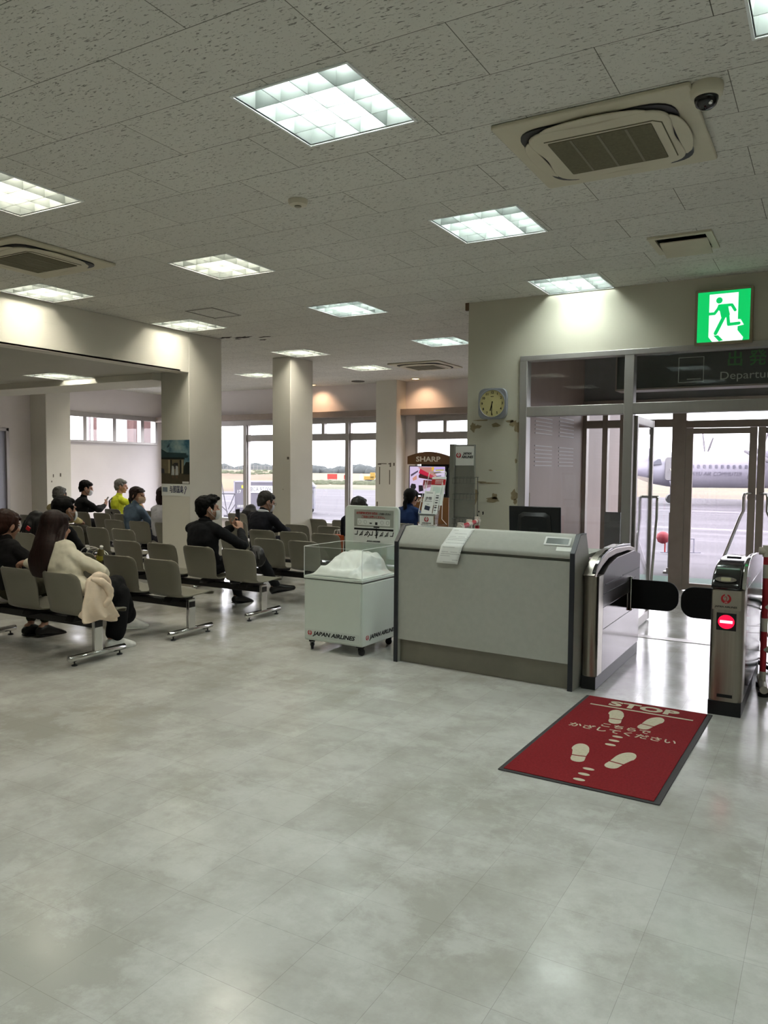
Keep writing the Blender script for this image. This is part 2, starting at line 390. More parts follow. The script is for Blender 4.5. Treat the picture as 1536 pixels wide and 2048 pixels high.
# back wall with three bays of windows
W1, W2, W3 = (-13.7, -9.75, .33, 2.52), (-9.68, -7.75, .33, 2.52), (-7.06, -3.6, .33, 2.52)
mb = MB(); slab(mb, XL, -2.95, 0, ZC, [W1, W2, W3], YF, YF + .18, 'y'); struct(mb.build('wall_back', M_WALLW, smooth=0))
mb = MB(); slab(mb, YB, YF, 0, ZC, [(10.75, 13.32, 2.03, 2.66), (8.2, 9.5, 0, 2.25)], XL - .18, XL, 'x'); struct(mb.build('wall_left', M_WALLW, smooth=0))
mb = MB(); mb.box(XR, XR + .15, YB, YF, 0, ZC); struct(mb.build('wall_right', M_WALL, smooth=0))
mb = MB(); mb.box(XL, XR, YB - .15, YB, 0, ZC); struct(mb.build('wall_front', M_WALL, smooth=0))
for a, b in ((-13.9, -7.75), (-7.29, -2.95)):   # pelmet box over the back windows
    mb = MB(); mb.box(a, b, 13.27, 13.5, 2.56, 2.68); struct(mb.build('trim_1', M_ALUD, bevel=.004))
def window(n, x0, x1, z0, z1, y, posts, rail, clere, m, skip=0):
    """window in a wall along x: frame with posts, a transom rail over the tall panes, clerestory posts"""
    mb = MB(); d0, d1 = y - .03, y + .09
    for q in (x0, x1 - .05): mb.box(q, q + .05, d0, d1, z0 + .002, z1)
    mb.box(x0 + .002, x1 - .002, d0 + .003, d1 - .003, z0, z0 + .05); mb.box(x0 - .002, x1 + .002, d0 - .01, d1 + .003, z1 - .07, z1 + .04)
    for p, w_ in posts:
        mb.box(p - w_ / 2, p + w_ / 2, d0 - .02, d1 + .004, z0 + .004, z1 - .05); mb.box(p - w_ / 2 - .02, p + w_ / 2 + .02, d0 + .02, d1 - .006, z0 + .006, z1 - .05)
    if rail: mb.box((skip or x0) + .01, x1 - .01, d0 + .005, d1 - .008, rail[0], rail[1])
    for p in clere: mb.box(p - .035, p + .035, d0 + .002, d1 - .010, rail[1] - .01, z1 - .05)
    o = struct(mb.build('window_%d' % n, m, bevel=.003))
    g = MB(); g.box(x0 + .03, x1 - .03, y + .03, y + .036, z0 + .03, z1 - .03); g.build('pane', M_GLASS, o, smooth=0)
    return o
window(1, *W1, YF, [(-12.6, .09), (-11.32, .09)], (2.10, 2.24), [-10.5], M_ALU, -11.3)
window(2, *W2, YF, [(-8.63, .09)], (2.10, 2.24), [-9.24, -7.9], M_ALU)
window(3, *W3, YF, [(-4.9, .09)], (2.10, 2.24), [-6.43, -5.65, -4.2], M_ALU)
mb = MB(); y0, y1 = 10.75, 13.32
for q in (y0, y1 - .05): mb.box(XL - .1, XL + .03, q, q + .05, 2.03, 2.66)
mb.box(XL - .1, XL + .04, y0, y1, 2.03, 2.08); mb.box(XL - .1, XL + .04, y0, y1, 2.58, 2.68)
for q in (11.27, 12.06, 12.87): mb.box(XL - .1, XL + .03, q - .045, q + .045, 2.03, 2.66)
o = struct(mb.build('window_4', M_ALU, bevel=.003)); g = MB(); g.box(XL - .05, XL - .044, y0, y1, 2.05, 2.62); g.build('pane', M_GLASS, o, smooth=0)
# frosted double door in the left wall
mb = MB(); mb.box(XL - .1, XL + .02, 8.2, 8.26, 0, 2.25); mb.box(XL - .1, XL + .02, 9.44, 9.5, 0, 2.25); mb.box(XL - .1, XL + .02, 8.2, 9.5, 2.19, 2.25)
o = struct(mb.build('door_3', M_ALU, bevel=.003)); g = MB(); g.box(XL - .05, XL - .03, 8.25, 9.45, 0, 2.2); g.build('pane', mat('frosted_door_panel', (176, 178, 198), .35), o, smooth=0)
# clock wall, its opening for the inner doors, and the vestibule behind it
mb = MB(); slab(mb, -3.264, XR, 0, ZC, [(-2.70, XR - .3, 0, 2.65)], YW, YW + .16, 'y'); WF = struct(mb.build('wall_clock_side', M_WALL, smooth=0, bevel=.003))
mb = MB(); mb.box(-3.262, -2.95, YW + .16, YF, 0, ZC); struct(mb.build('wall_vestibule_left', mat('vestibule_board', (150, 128, 120), .55, 0, .4, .10, 2.0, stretch=(1, 1, .3)), smooth=0))
mb = MB(); mb.box(-3.30, -3.262, YW - .008, YW + .03, 3.15, ZC); struct(mb.build('trim_2', mat('brown_corner_cap', (92, 70, 44), .6), smooth=0))
# peeled paint: patches where the top coat is gone
M_PATCH = mat('bare_plaster', (146, 132, 104), .8, 0, .2, .12, 30)
def patch(y, blobs, m=M_PATCH, par=None, nm='peeled_paint'):
    mb = MB()
    for cx, cz, rx, rz in blobs:
        n = 16; rr = [1 + random.uniform(-.28, .28) for k in range(n)]
        mb.add([(cx + rx * math.cos(2 * PI * k / n) * rr[k], y, cz + rz * math.sin(2 * PI * k / n) * rr[k]) for k in range(n)], [tuple(range(n))])
    return mb.build(nm, m, par, smooth=0)
patch(YW - .0015, [(-3.20, 1.965, .035, .05), (-3.15, 1.97, .04, .018), (-2.95, 1.985, .045, .022), (-2.77, 2.0, .04, .03), (-2.72, 1.955, .03, .05), (-2.80, 2.02, .05, .012), (-3.12, 2.035, .08, .007),
                   (-2.73, 1.62, .012, .025), (-3.0, 1.53, .02, .008), (-3.02, 1.40, .12, .008), (-3.1, 1.41, .05, .006), (-3.17, 1.27, .045, .09), (-2.97, 1.23, .07, .026), (-2.955, 1.265, .03, .03), (-2.74, 1.28, .035, .055), (-2.73, 1.22, .02, .03)], par=WF)
patch(YW - .0015, [(-3.12, 1.105, .008, .009), (-3.075, 1.10, .008, .009), (-3.075, 1.085, .008, .009), (-3.135, 1.065, .008, .009)], M_INK, WF, 'screw_hole')
mb = MB()
for cx, cy, rx, ry in ((-6.93, 7.86, .10, .05), (-6.72, 7.95, .14, .05), (-6.45, 8.05, .12, .03), (-6.60, 8.22, .06, .03), (-6.86, 8.02, .05, .03)):
    n = 18; rr = [1 + random.uniform(-.35, .35) for k in range(n)]; mb.add([(cx + rx * rr[k] * math.cos(2 * PI * k / n), cy + ry * rr[k] * math.sin(2 * PI * k / n), ZC - .0012) for k in range(n)], [tuple(range(n))])
struct(mb.build('ceiling_stain', mat('dark_damp_stain', (62, 58, 52), .9, 0, .1, .3, 30), smooth=0))
# tape marks on the pillars
def tape(par, y, segs, m):
    mb = MB()
    for a, b, c, d in segs: mb.box(a, b, y - .0012, y + .001, c, d)
    return mb.build('tape_mark', m, par, smooth=0)
M_TAPE = mat('old_tape', (96, 88, 76), .7, 0, .3, .2, 40)
tape(PC, 13.12, [(-7.70, -7.62, 1.60, 1.625), (-7.66, -7.5, 1.615, 1.63), (-7.46, -7.41, 1.61, 1.63), (-7.43, -7.40, 1.56, 1.64), (-7.35, -7.32, 1.58, 1.64), (-7.665, -7.645, 1.22, 1.56), (-7.44, -7.42, 1.22, 1.50), (-7.72, -7.69, .77, .88), (-7.44, -7.425, .7, .74)], M_TAPE)
tape(PB, 9.66, [(-7.29, -7.25, 1.66, 1.70), (-7.37, -7.36, 1.19, 1.205)], M_TAPE)
mb = MB(); mb.box(-13.419, -13.417, 10.12, 10.14, 1.30, 1.36); mb.box(-13.419, -13.417, 10.28, 10.31, 1.31, 1.38); mb.box(-13.419, -13.417, 10.08, 10.1, 1.2, 1.23); mb.build('tape_mark', M_TAPE, PD, smooth=0)

# inner doors (shopfront of aluminium between waiting hall and vestibule)
mb = MB(); d0, d1 = YW - .02, YW + .10
for a, b in ((-2.70, -2.625), (-1.69, -1.605), (.05, .13), (XR - .38, XR - .3)): mb.box(a, b, d0, d1, 0, 2.602)
d0, d1 = d0 + .003, d1 - .003
mb.box(-2.698, XR - .302, d0 - .006, d1 + .006, 2.60, 2.65); mb.box(-2.64, -1.68, d0, d1, 2.06, 2.155); mb.box(-1.62, XR - .31, d0, d1, 2.06, 2.16)
mb.box(-2.64, -1.68, d0, d1, .002, .10)
ID = struct(mb.build('door_1', M_ALU, bevel=.004))
for nm, a, b, c, d in (('pane', -2.63, -1.69, .1, 2.07), ('pane', -2.63, -1.69, 2.15, 2.61), ('pane', -1.61, .05, 2.15, 2.61)):
    g = MB(); g.box(a, b, YW + .035, YW + .043, c, d); g.build(nm, M_GLASS, ID, smooth=0)
def leaf(par, x, y, ang, wd, z1, m, sign, handle=True, gm=None, sw=.055):
    """one glazed door leaf: hinge at (x,y), swung by ang"""
    e = bpy.data.objects.new('door_leaf', None); C.objects.link(e); e.parent = par; e.location = (x, y, .0); e.rotation_euler = (0, 0, ang)
    mb = MB()
    for a in (0, wd - sw): mb.box(a, a + sw, -.02, .02, .01, z1)
    mb.box(sw - .01, wd - sw + .01, -.017, .017, .013, .10); mb.box(sw - .01, wd - sw + .01, -.017, .017, z1 - .075, z1 - .003); mb.build('leaf_frame', m, e, bevel=.003)
    g = MB(); g.box(sw - .005, wd - sw + .005, -.004, .004, .09, z1 - .07); g.build('pane', gm or M_GLASSD, e, smooth=0)
    for sd in (-1, 1):
        if not handle: break
        h = MB(); hx = wd - sw * .5; q = sd * .085
        h.tube([(hx, sd * .02, 1.27), (hx - .02, q, 1.27), (hx - .075, q, 1.26), (hx - .085, q, 1.22), (hx - .085, q, 1.05), (hx - .12, q, .97), (hx - .36, q, .25), (hx - .37, q * .9, .20), (hx - .34, sd * .02, .18)], .014, 10)
        h.build('handle', M_CHROME, e, smooth=60)
    return e
leaf(ID, -1.60, YW + .08, math.radians(91), .86, 2.05, M_ALU, 1)
# vestibule outer wall and outer doors
YO = 10.54
mb = MB(); slab(mb, -2.95, XR, 0, ZC, [(-2.93, XR - .3, .0, 2.46)], YO, YO + .16, 'y'); struct(mb.build('wall_vestibule_back', mat('grey_lintel_panel', (118, 116, 118), .6, 0, .3, .12, 5), smooth=0))
mb = MB(); d0, d1 = YO - .02, YO + .10
for a, b in ((-2.95, -2.90), (-2.69, -2.62), (-2.46, -2.40), (-1.80, -1.63), (.02, .2), (2.0, 2.1), (XR - .38, XR - .3)): mb.box(a, b, d0, d1, 0, 2.38)
d0, d1 = d0 + .003, d1 - .003
mb.box(-2.94, -1.79, d0, d1, 2.10, 2.20); mb.box(-1.64, XR - .31, d0, d1, 2.085, 2.175); mb.box(-2.948, XR - .302, YO - .06, YO + .12, 2.36, 2.458)
OD = struct(mb.build('door_2', M_ALUD, bevel=.004))
g = MB(); g.box(-2.90, -1.8, YO + .04, YO + .046, .02, 2.42); g.box(-1.63, .02, YO + .04, YO + .046, 2.17, 2.42); g.box(.2, XR - .3, YO + .04, YO + .046, .02, 2.42); g.build('pane', M_GLASS, OD, smooth=0)
leaf(OD, -1.63, YO + .01, 0, .82, 2.08, M_ALUD, 1, gm=M_GLASSD, sw=.085)
leaf(OD, .02, YO + .01, PI, .82, 2.08, M_ALUD, 1, gm=M_GLASSD, sw=.085)
mb = MB(); mb.box(-2.615, -2.405, YO - .10, YO - .03, 0, .98); tag(mb.build('panel_board', mat('grey_board', (112, 112, 112), .6, 0, .3, .1, 5), bevel=.004), 'grey waist-high panel board standing under the vestibule window', 'panel')
mb = MB(); mb.box(-2.948, -2.925, 8.25, 8.36, 0, 1.28); tag(mb.build('wooden_board', mat('brown_board', (108, 94, 62), .6, 0, .3, .1, 8), bevel=.003), 'narrow brown board leaning on the vestibule wall behind the monitor', 'board')
mb = MB()
for c0 in (7.75, 8.55, 9.45):
    for r0 in (1.58, 1.95):
        for k in range(6): mb.box(-2.951, -2.944, c0, c0 + .62, r0 + k * .045, r0 + k * .045 + .014)
struct(mb.build('trim_3', mat('pale_wall_stripe', (176, 160, 158), .5), smooth=0))  # rows of thin pale stripes on the vestibule wall
mb = MB(); mb.box(-1.6, XR - .3, YW - .02, YW + .10, 0, .004); struct(mb.build('trim_4', M_ALU, smooth=0))
# departure gate signboard hanging in the vestibule
DS = thing('hanging_sign', 'dark green departure gate signboard hanging behind the glass over the doors', 'sign', (-1.9, 7.95, 0))
mb = MB(); mb.box(0, 3.0, 0, .22, 2.345, 2.665); mb.build('sign_box', mat('dark_green_sign', (26, 36, 30), .35), DS, bevel=.004)
mb = MB(); mb.box(-.012, 0, -.01, .23, 2.33, 2.68); mb.box(3.0, 3.012, -.01, .23, 2.33, 2.68); mb.box(-.012, 3.012, -.012, .23, 2.33, 2.347); mb.box(-.012, 3.012, -.012, .23, 2.664, 2.68); mb.build('sign_frame', M_ALUD, DS, bevel=.002)
for q in (.4, 2.6): mb = MB(); mb.cyl((q, .11, 2.68), .012, ZC - 2.68); mb.build('hanger_rod', M_ALU, DS)
M_SGREY = mat('grey_print', (176, 182, 172), .5); M_SGRN = mat('green_print', (28, 112, 36), .5)
text('Departure Gate', .105, M_SGREY, DS, (1.33, -.003, 2.43), xs=1.12)
text('出 発 口', .15, M_SGRN, DS, (1.27, -.003, 2.575), bold=.002, name='green_lettering')
mb = MB(); a, b, c, d = .58, .81, 2.385, 2.625
mb.box(a, b, -.004, 0, c, c + .006); mb.box(a, b, -.004, 0, d - .006, d); mb.box(a, a + .006, -.004, 0, c, d); mb.box(b - .006, b, -.004, 0, c, d); mb.box(.66, .785, -.004, 0, 2.412, 2.419)
mb.build('pictogram', M_SGREY, DS, smooth=0)
# ceiling things ------------------------------------------------------------
def troffer(warm=False, first={}):
    if warm in first: return copy_tree(first[warm])
    t = thing('ceiling_light', '', 'light', group='recessed ceiling lights')
    mb = MB(); h = .135
    mb.box(-.012, 0, -.012, LS + .012, 0 - .006, h); mb.box(LS, LS + .012, -.012, LS + .012, -.006, h); mb.box(0, LS, -.012, 0, -.006, h); mb.box(0, LS, LS, LS + .012, -.006, h); mb.box(-.012, LS + .012, -.012, LS + .012, h, h + .01)
    mb.build('housing', M_TROFF, t, smooth=0)
    mb = MB(); mb.box(.075, LS - .075, .075, LS - .075, h - .02, h - .012); mb.build('lamp_panel', M_TUBEW if warm else M_TUBE, t, smooth=0)
    mb = MB(); n = 4; st = LS / n
    for k in range(n + 1):
        q = min(max(k * st, .004), LS - .004)
        for pl in (0, 1):
            A, B = .004, LS - .004
            # wedge fin: thin at the bottom, thick at the top
            pr = [(q - .0015, .002), (q + .0015, .002), (q + .010, .088), (q - .010, .088)]
            pr = [(min(max(a, .001), LS - .001), b) for a, b in pr]
            mb.prism(pr, A, B, 'y' if pl == 0 else 'x')
    mb.build('louver', M_FIN, t, smooth=0)
    first[warm] = t; return t
def lamp_at(x, y, z, lab):
    t = troffer((x < -4 and y < 5) or x < -6.9); t.location = (x, y, z); t['label'] = lab; return t
LL = {0: 'largest recessed louver light overhead, nearest the camera', 1: 'recessed louver light cut by the top right corner', 2: 'recessed louver light cut by the left edge, above the cassette air conditioner',
      3: 'recessed louver light between the near air conditioner and the smoke detector', 4: 'recessed louver light beyond the smoke detector, above the first pillar', 5: 'recessed louver light against the fascia beam at the left edge',
      6: 'recessed louver light just in front of the clock wall', 7: 'recessed louver light in mid hall, above the white display cart', 8: 'recessed louver light where the fascia beam meets the first pillar',
      9: 'recessed louver light half hidden by the corner of the clock wall', 10: 'recessed louver light directly above the middle pillar', 11: 'recessed louver light beside the far air conditioner near the back windows',
      13: 'small recessed louver light seen between the first and middle pillars'}
for i, (x, y) in enumerate(lamps_hi): lamp_at(x, y, ZC, LL.get(i, 'unseen recessed louver light outside the view, added for the hall lighting'))
for i, (x, y) in enumerate(lamps_lo): lamp_at(x, y, ZS, 'recessed louver light in the lowered soffit at left' if i == 0 else 'unseen recessed louver light outside the view, added for the hall lighting')
for x, y in lamp_v: lamp_at(x, y, ZC, 'recessed louver light in the vestibule ceiling')

M_ACB = mat('air_conditioner_plastic', (196, 190, 168), .5, 0, .4, .04, 5); M_ACF = mat('air_conditioner_filter', (104, 100, 80), .8, 0, .2, .12, 60)
def cassette(x0, y0, lab, S=.925, first=[None]):
    if first[0]: t = copy_tree(first[0]); t.location = (x0, y0, ZC); t['label'] = lab; return t
    t = thing('air_conditioner', lab, 'air conditioner', (x0, y0, ZC), group='ceiling cassette air conditioners'); first[0] = t
    mb = MB(); ring_o = rrect(0, S, 0, S, .02); mb.prism(ring_o, -.022, -.001, 'z'); mb.build('panel', M_ACB, t, bevel=.006)
    def dogbone(e, k=88):
        # rounded square that swells at its corners and pinches in along its sides
        o = []
        for j in range(k):
            a = 2 * PI * j / k; c_, s_ = math.cos(a), math.sin(a); r = e * (abs(c_) ** 5 + abs(s_) ** 5) ** -.2 * (1 - .045 * math.cos(4 * a))
            o.append((S / 2 + r * c_, S / 2 + r * s_))
        return o
    mb = MB(); mb.prism(dogbone(.372), -.030, -.021, 'z'); mb.build('air_slot', M_BLACK, t)
    mb = MB(); mb.prism(dogbone(.338), -.042, -.029, 'z'); mb.build('centre_panel', M_ACB, t, bevel=.006)
    mb = MB(); mb.prism(rrect(.21, S - .21, .25, S - .22, .01), -.046, -.041, 'z'); o = mb.build('filter_grille', M_ACF, t, bevel=.002)
    mb = MB()
    for q in (.325, .46, .595): mb.box(q - .006, q + .006, .255, S - .225, -.0475, -.045)
    mb.build('rib', mat('filter_rib', (120, 116, 98), .7), o, smooth=0)
    for k in range(4):
        c, a = (S / 2, S / 2), k * PI / 2
        M = RZ(a); mb = MB()
        pl = [(-.25 + .5 * j / 14, -.345 - .055 * math.sin(PI * j / 14) ** .5) for j in range(15)] + [(.25 - .5 * j / 8, -.337 + .004 * math.sin(PI * j / 8)) for j in range(9)]
        pts = [(M @ Vector((x, y, 0))) for x, y in pl]
        mb.prism([(p.x + c[0], p.y + c[1]) for p in pts], -.040, -.033, 'z'); mb.build('air_flap', M_ACB, t, bevel=.003)
    mb = MB(); mb.tube([(.20, .225, -.043), (S - .20, .225, -.043), (S - .165, .26, -.043), (S - .165, S - .22, -.043)], .003, 6); mb.build('panel_seam', M_ACF, t)
    return t
cassette(-1.515, 3.64, 'cassette air conditioner nearest the camera, at upper right beside the dome camera')
cassette(-6.15, 3.66, 'cassette air conditioner cut by the left edge of the view')
cassette(-6.3, 11.0, 'small far cassette air conditioner near the back window pelmet')
t = thing('security_camera', 'white dome security camera with dark bubble on the ceiling', 'security camera', (-.535, 3.72, ZC))
mb = MB(); mb.lathe([(.068, 0), (.07, -.02), (.066, -.045), (.052, -.056)], seg=32); mb.build('housing', M_OFFW, t, smooth=50)
mb = MB(); mb.lathe([(.05, -.054), (.05, -.066), (.042, -.088), (.024, -.102), (.002, -.107)], seg=32); mb.build('dome', mat('smoked_dome', (14, 14, 18), .06, 0, .6), t, smooth=60)
mb = MB(); mb.ell((.02, -.025, -.085), (.012, .012, .012)); mb.build('lens', M_CHROME, t)
t = thing('smoke_detector', 'small round smoke detector in the middle of the ceiling', 'smoke detector', (-2.98, 4.06, ZC))
mb = MB(); mb.lathe([(.062, 0), (.062, -.012), (.055, -.03), (.03, -.036)], seg=28); mb.build('body', M_OFFW, t, smooth=50)
mb = MB(); mb.lathe([(.022, -.034), (.022, -.042), (.015, -.046)], seg=18); mb.build('sensor_cap', mat('detector_cap', (150, 144, 126), .5), t, smooth=50)
t = thing('ceiling_vent', 'square ceiling vent with dark slot and hanging flap above the exit sign', 'vent', (0, 0, ZC))
x0, x1, y0, y1 = VENT; mb = MB(); slab(mb, x0, x1, y0, y1, [(x0 + .045, x1 - .045, y0 + .045, y1 - .045)], -.016, .0, 'z'); mb.build('frame', M_ACB, t, smooth=0)
mb = MB(); slab(mb, x0 + .032, x1 - .032, y0 + .032, y1 - .032, [(x0 + .045, x1 - .045, y0 + .045, y1 - .045)], 0, .14, 'z'); mb.box(x0 + .032, x1 - .032, y0 + .032, y1 - .032, .14, .15); mb.build('duct_box', M_BLKM, t, smooth=0)
mb = MB(); mb.obox(((x0 + x1) / 2 + .01, (y0 + y1) / 2 + .05, -.035), (.33, .30, .008), RX(-.12)); mb.build('flap', M_ACB, t, bevel=.002)
mb = MB(); slab(mb, -6.15, -5.76, 6.32, 6.79, [(-6.135, -5.775, 6.335, 6.775)], ZC - .004, ZC + .001, 'z'); struct(mb.build('trim_5', mat('hatch_trim', (120, 118, 108), .6), smooth=0))
for x, y, e, lab in ((-9.28, 13.14, True, 'warm ceiling downlight left, between the middle pillar and the window wall'), (-6.86, 13.07, True, 'warm ceiling downlight above the television stand')):
    t = thing('downlight', lab, 'light', (x, y, ZC), group='warm downlights by the window wall')
    mb = MB(); mb.lathe([(.09, 0), (.09, -.008), (.07, -.01)], seg=24); mb.build('ring', M_OFFW, t)
    mb = MB(); mb.lathe([(.068, -.011), (.04, -.016), (.002, -.017)], seg=24); mb.build('bulb', emit('warm_bulb', (255, 205, 150), 9 if x > -8 else 4), t)
    ld = bpy.data.lights.new('downlight_glow', 'SPOT'); ld.energy = 28; ld.color = (1, .62, .36); ld.spot_size = math.radians(105); ld.spot_blend = .8; ld.shadow_soft_size = .05
    lo = bpy.data.objects.new('downlight_glow', ld); C.objects.link(lo); lo.parent = t; lo.location = (0, 0, -.03); lo.rotation_euler = (math.radians(32), 0, 0)
t = thing('ceiling_speaker', 'small dark round speaker grille between the two downlights', 'speaker', (-8.09, 13.0, ZC))
mb = MB(); mb.lathe([(.13, 0), (.13, -.01), (.11, -.014), (.002, -.016)], seg=28); mb.build('grille', mat('speaker_grille', (96, 92, 84), .7, 0, .3, .3, 200), t, smooth=40)

# ------------------------------------------------------------------ things by the gate
def fplate(pts, name, m, par, loc, rot, d=.0008):
    """flat printed shape lying in its local xy plane"""
    mb = MB(); mb.prism(pts, 0, d, 'z'); o = mb.build(name, m, par, smooth=0); o.location = loc; o.rotation_euler = rot; return o
def strokes(mb, pts, w, z0=0, z1=.0012):
    for a, b in zip(pts[:-1], pts[1:]):
        a, b = Vector(a), Vector(b); d = (b - a).normalized(); n = Vector((-d.y, d.x)) * (w / 2)
        mb.prism([tuple(a + n), tuple(a - n), tuple(b - n), tuple(b + n)], z0, z1, 'z')
    for p in pts:
        mb.prism([(p[0] + w / 2 * math.cos(2 * PI * k / 12), p[1] + w / 2 * math.sin(2 * PI * k / 12)) for k in range(12)], z0, z1 - .00005, 'z')
FRONT = (PI / 2, 0, 0)
def crane_logo(par, loc, r, rot=FRONT, m=None, mw=None):
    """round red crane mark: two raised wings closing a circle, neck and head between them"""
    m = m or M_RED; mb = MB()
    outer = [(r * math.cos(a), r * math.sin(a)) for a in [math.radians(104 + 332 * k / 30) for k in range(31)]]
    inner = [(.60 * r * math.cos(a), .13 * r + .60 * r * math.sin(a)) for a in [math.radians(428 - 316 * k / 30) for k in range(31)]]
    for k in range(30): mb.prism([outer[k], outer[k + 1], inner[29 - k], inner[30 - k]], 0, .0009, 'z')
    strokes(mb, [(0, -.45 * r), (.06 * r, -.1 * r), (.16 * r, .15 * r), (.06 * r, .42 * r), (-.12 * r, .44 * r), (-.3 * r, .34 * r)], .13 * r, 0, .0009)
    o = mb.build('crane_mark', m, par, smooth=0); o.location = loc; o.rotation_euler = rot
    t = text('JAL', r * .42, mw or M_PAPER, o, (0, -.72 * r, .0013), (0, 0, 0), bold=.0, shear=.2); return o
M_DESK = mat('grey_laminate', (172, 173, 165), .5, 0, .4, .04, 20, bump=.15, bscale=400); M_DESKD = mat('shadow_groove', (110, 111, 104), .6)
M_EDGE = mat('dark_edge_trim', (30, 33, 40), .45)
M_KICK = mat('kick_plate', (128, 124, 112), .4, .5, .5, .06, 8)
DK = thing('boarding_counter', 'long grey boarding counter with sloped front edge and dark side trims', 'counter', (-2.992, 5.372, 0), -.0623)
LW, DP = 1.478, .40
prof = [(0, 0), (0, .962), (.112, 1.086), (.235, 1.088), (.30, .93), (.345, .84), (.345, 0)]
strip = [(-.004, 0), (-.004, .966), (.110, 1.092), (.24, 1.093), (.236, 1.087), (.113, 1.083), (.006, .960), (.006, 0)]
for a, b in ((0, .035), (LW - .035, LW)):
    mb = MB(); mb.prism(prof, a + .002, b - .002, 'x'); sp = mb.build('side_panel', M_DESK, DK, bevel=.002)
    mb = MB(); mb.prism(strip, a, b, 'x'); mb.build('edge_trim', M_EDGE, sp, bevel=.0015)
mb = MB(); mb.prism([(.010, .925), (.006, .945), (.010, .962), (.114, 1.080), (.235, 1.083), (.30, .93), (.12, .93)], .033, LW - .033, 'x'); mb.build('sloped_top', M_DESK, DK, bevel=.004)
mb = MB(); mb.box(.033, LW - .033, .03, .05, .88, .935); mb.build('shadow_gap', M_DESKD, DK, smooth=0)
mb = MB(); mb.box(.034, LW - .034, .012, .034, .185, .905); mb.build('front_panel', M_DESK, DK, bevel=.003)
mb = MB(); mb.box(.034, LW - .034, .045, .06, .002, .20); mb.build('kick_plate', M_KICK, DK, smooth=0)
mb = MB(); mb.box(.75, LW - .034, .235, .78, .90, .93); mb.build('rear_worktop', M_DESK, DK, bevel=.003)
mb = MB(); mb.box(.75, .775, .345, .76, 0, .90); mb.box(LW - .06, LW - .036, .345, .40, 0, .90); mb.build('rear_support', M_DESK, DK, bevel=.002)
SL = math.atan2(.118, .104)   # slope of the top
def on_slope(x, s, lift=.002):  # point on the sloped face, s metres up from its lower edge
    return (x, .010 + s * math.cos(SL) - lift * math.sin(SL), .962 + s * math.sin(SL) + lift * math.cos(SL))
SR = (SL, 0, 0)
fplate(rrect(-.097, .097, -.036, .036, .006), 'display_frame', M_PAPER, DK, on_slope(1.325, .098, .0015), SR, .004)
fplate(rrect(-.082, .082, -.024, .024, .003), 'display_screen', mat('grey_display', (98, 104, 100), .25), DK, on_slope(1.325, .098, .0055), SR, .001)
fplate(rrect(-.055, .055, -.017, .017, .001), 'sticker', mat('white_sticker', (224, 226, 218), .5), DK, on_slope(1.385, .035, .0015), SR, .0006)
# notice sheet lying over the counter's front edge
NP = thing('paper_notice', 'white printed notice hanging over the front edge of the grey counter', 'notice', (-2.992, 5.372, 0), -.0623)
def sheet(u, v):
    L = .305 * v; x = .465 + .183 * u - .072 * v
    if L < .165:
        p = on_slope(x, .165 - L, .004); return p
    q = L - .165
    return (x, -.003 - .018 * math.sin(min(q / .14, 1) * 1.5), .962 - q * .97)
mb = MB(); mb.grid(sheet, 6, 24); mb.build('sheet', M_PAPER, NP, smooth=180, solid=.0006)
mb = MB()
for k, (v, a, b) in enumerate([(.07, .1, .3), (.17, .25, .75), (.27, .1, .92), (.32, .1, .9), (.37, .1, .85), (.47, .12, .9), (.53, .1, .92), (.58, .1, .6), (.70, .1, .95), (.75, .1, .9), (.80, .1, .5), (.90, .7, .95), (.955, .3, .8)]):
    pts = []
    for q in range(9):
        u = a + (b - a) * q / 8
        if k in (2, 6, 8) and q % 4 == 3: continue
        p0, p1 = Vector(sheet(u, v)), Vector(sheet(u + (b - a) / 8 * .9, v + .012)); n = Vector((0, -.0012, .0009))
        mb.add([Vector(sheet(u, v)) + n, Vector(sheet(u + (b - a) / 8 * .95, v)) + n, Vector(sheet(u + (b - a) / 8 * .95, v + .007)) + n, Vector(sheet(u, v + .007)) + n], [(0, 1, 2, 3)])
mb.build('print_lines', mat('pale_ink', (116, 118, 120), .6), NP, smooth=0)
# brochure stand
BS = thing('brochure_stand', 'clear acrylic brochure stand holding leaflets on the left end of the counter', 'brochure stand', (-2.758, 5.53, 1.093), -.0623)
mb = MB(); mb.box(-.078, .078, -.055, -.050, 0, .095); mb.box(-.078, .078, -.055, .13, 0, .004); mb.box(-.078, -.074, -.055, -.01, 0, .12); mb.box(.074, .078, -.055, -.01, 0, .12)
mb.obox((0, .045, .22), (.156, .004, .44), RX(-.30)); mb.obox((0, .018, .145), (.156, .004, .25), RX(-.30)); mb.build('holder', M_ACRYL, BS, smooth=0)
mb = MB()
for sx in (-.078, .078):
    mb.tube([(sx, -.05, .10), (sx, -.015, .19), (sx, .06, .36)], .0022, 6); mb.tube([(sx, .06, .34), (sx, .05, .05), (sx, .13, .003)], .0022, 6); mb.tube([(sx, .0, .12), (sx, .115, .42)], .0022, 6)
mb.tube([(-.078, -.055, .096), (.078, -.055, .096)], .0022, 6); mb.tube([(-.078, -.055, .002), (.078, -.055, .002)], .0025, 6); mb.tube([(-.078, .115, .42), (.078, .115, .42)], .0022, 6)
mb.build('clear_edge', M_ACEDGE, BS)
mb = MB(); mb.box(-.062, .062, -.0585, -.0555, .008, .078); c = mb.build('front_card', M_PAPER, BS, smooth=0)
crane_logo(c, (0, -.0587, .050), .020); text('JAPAN AIRLINES', .0115, M_INK, c, (0, -.0592, .02), shear=.25, bold=.0003)
mb = MB(); mb.box(-.075, .075, -.057, -.0555, .08, .094); mb.build('grey_strip', mat('grey_strip', (120, 124, 122), .5), BS, smooth=0)
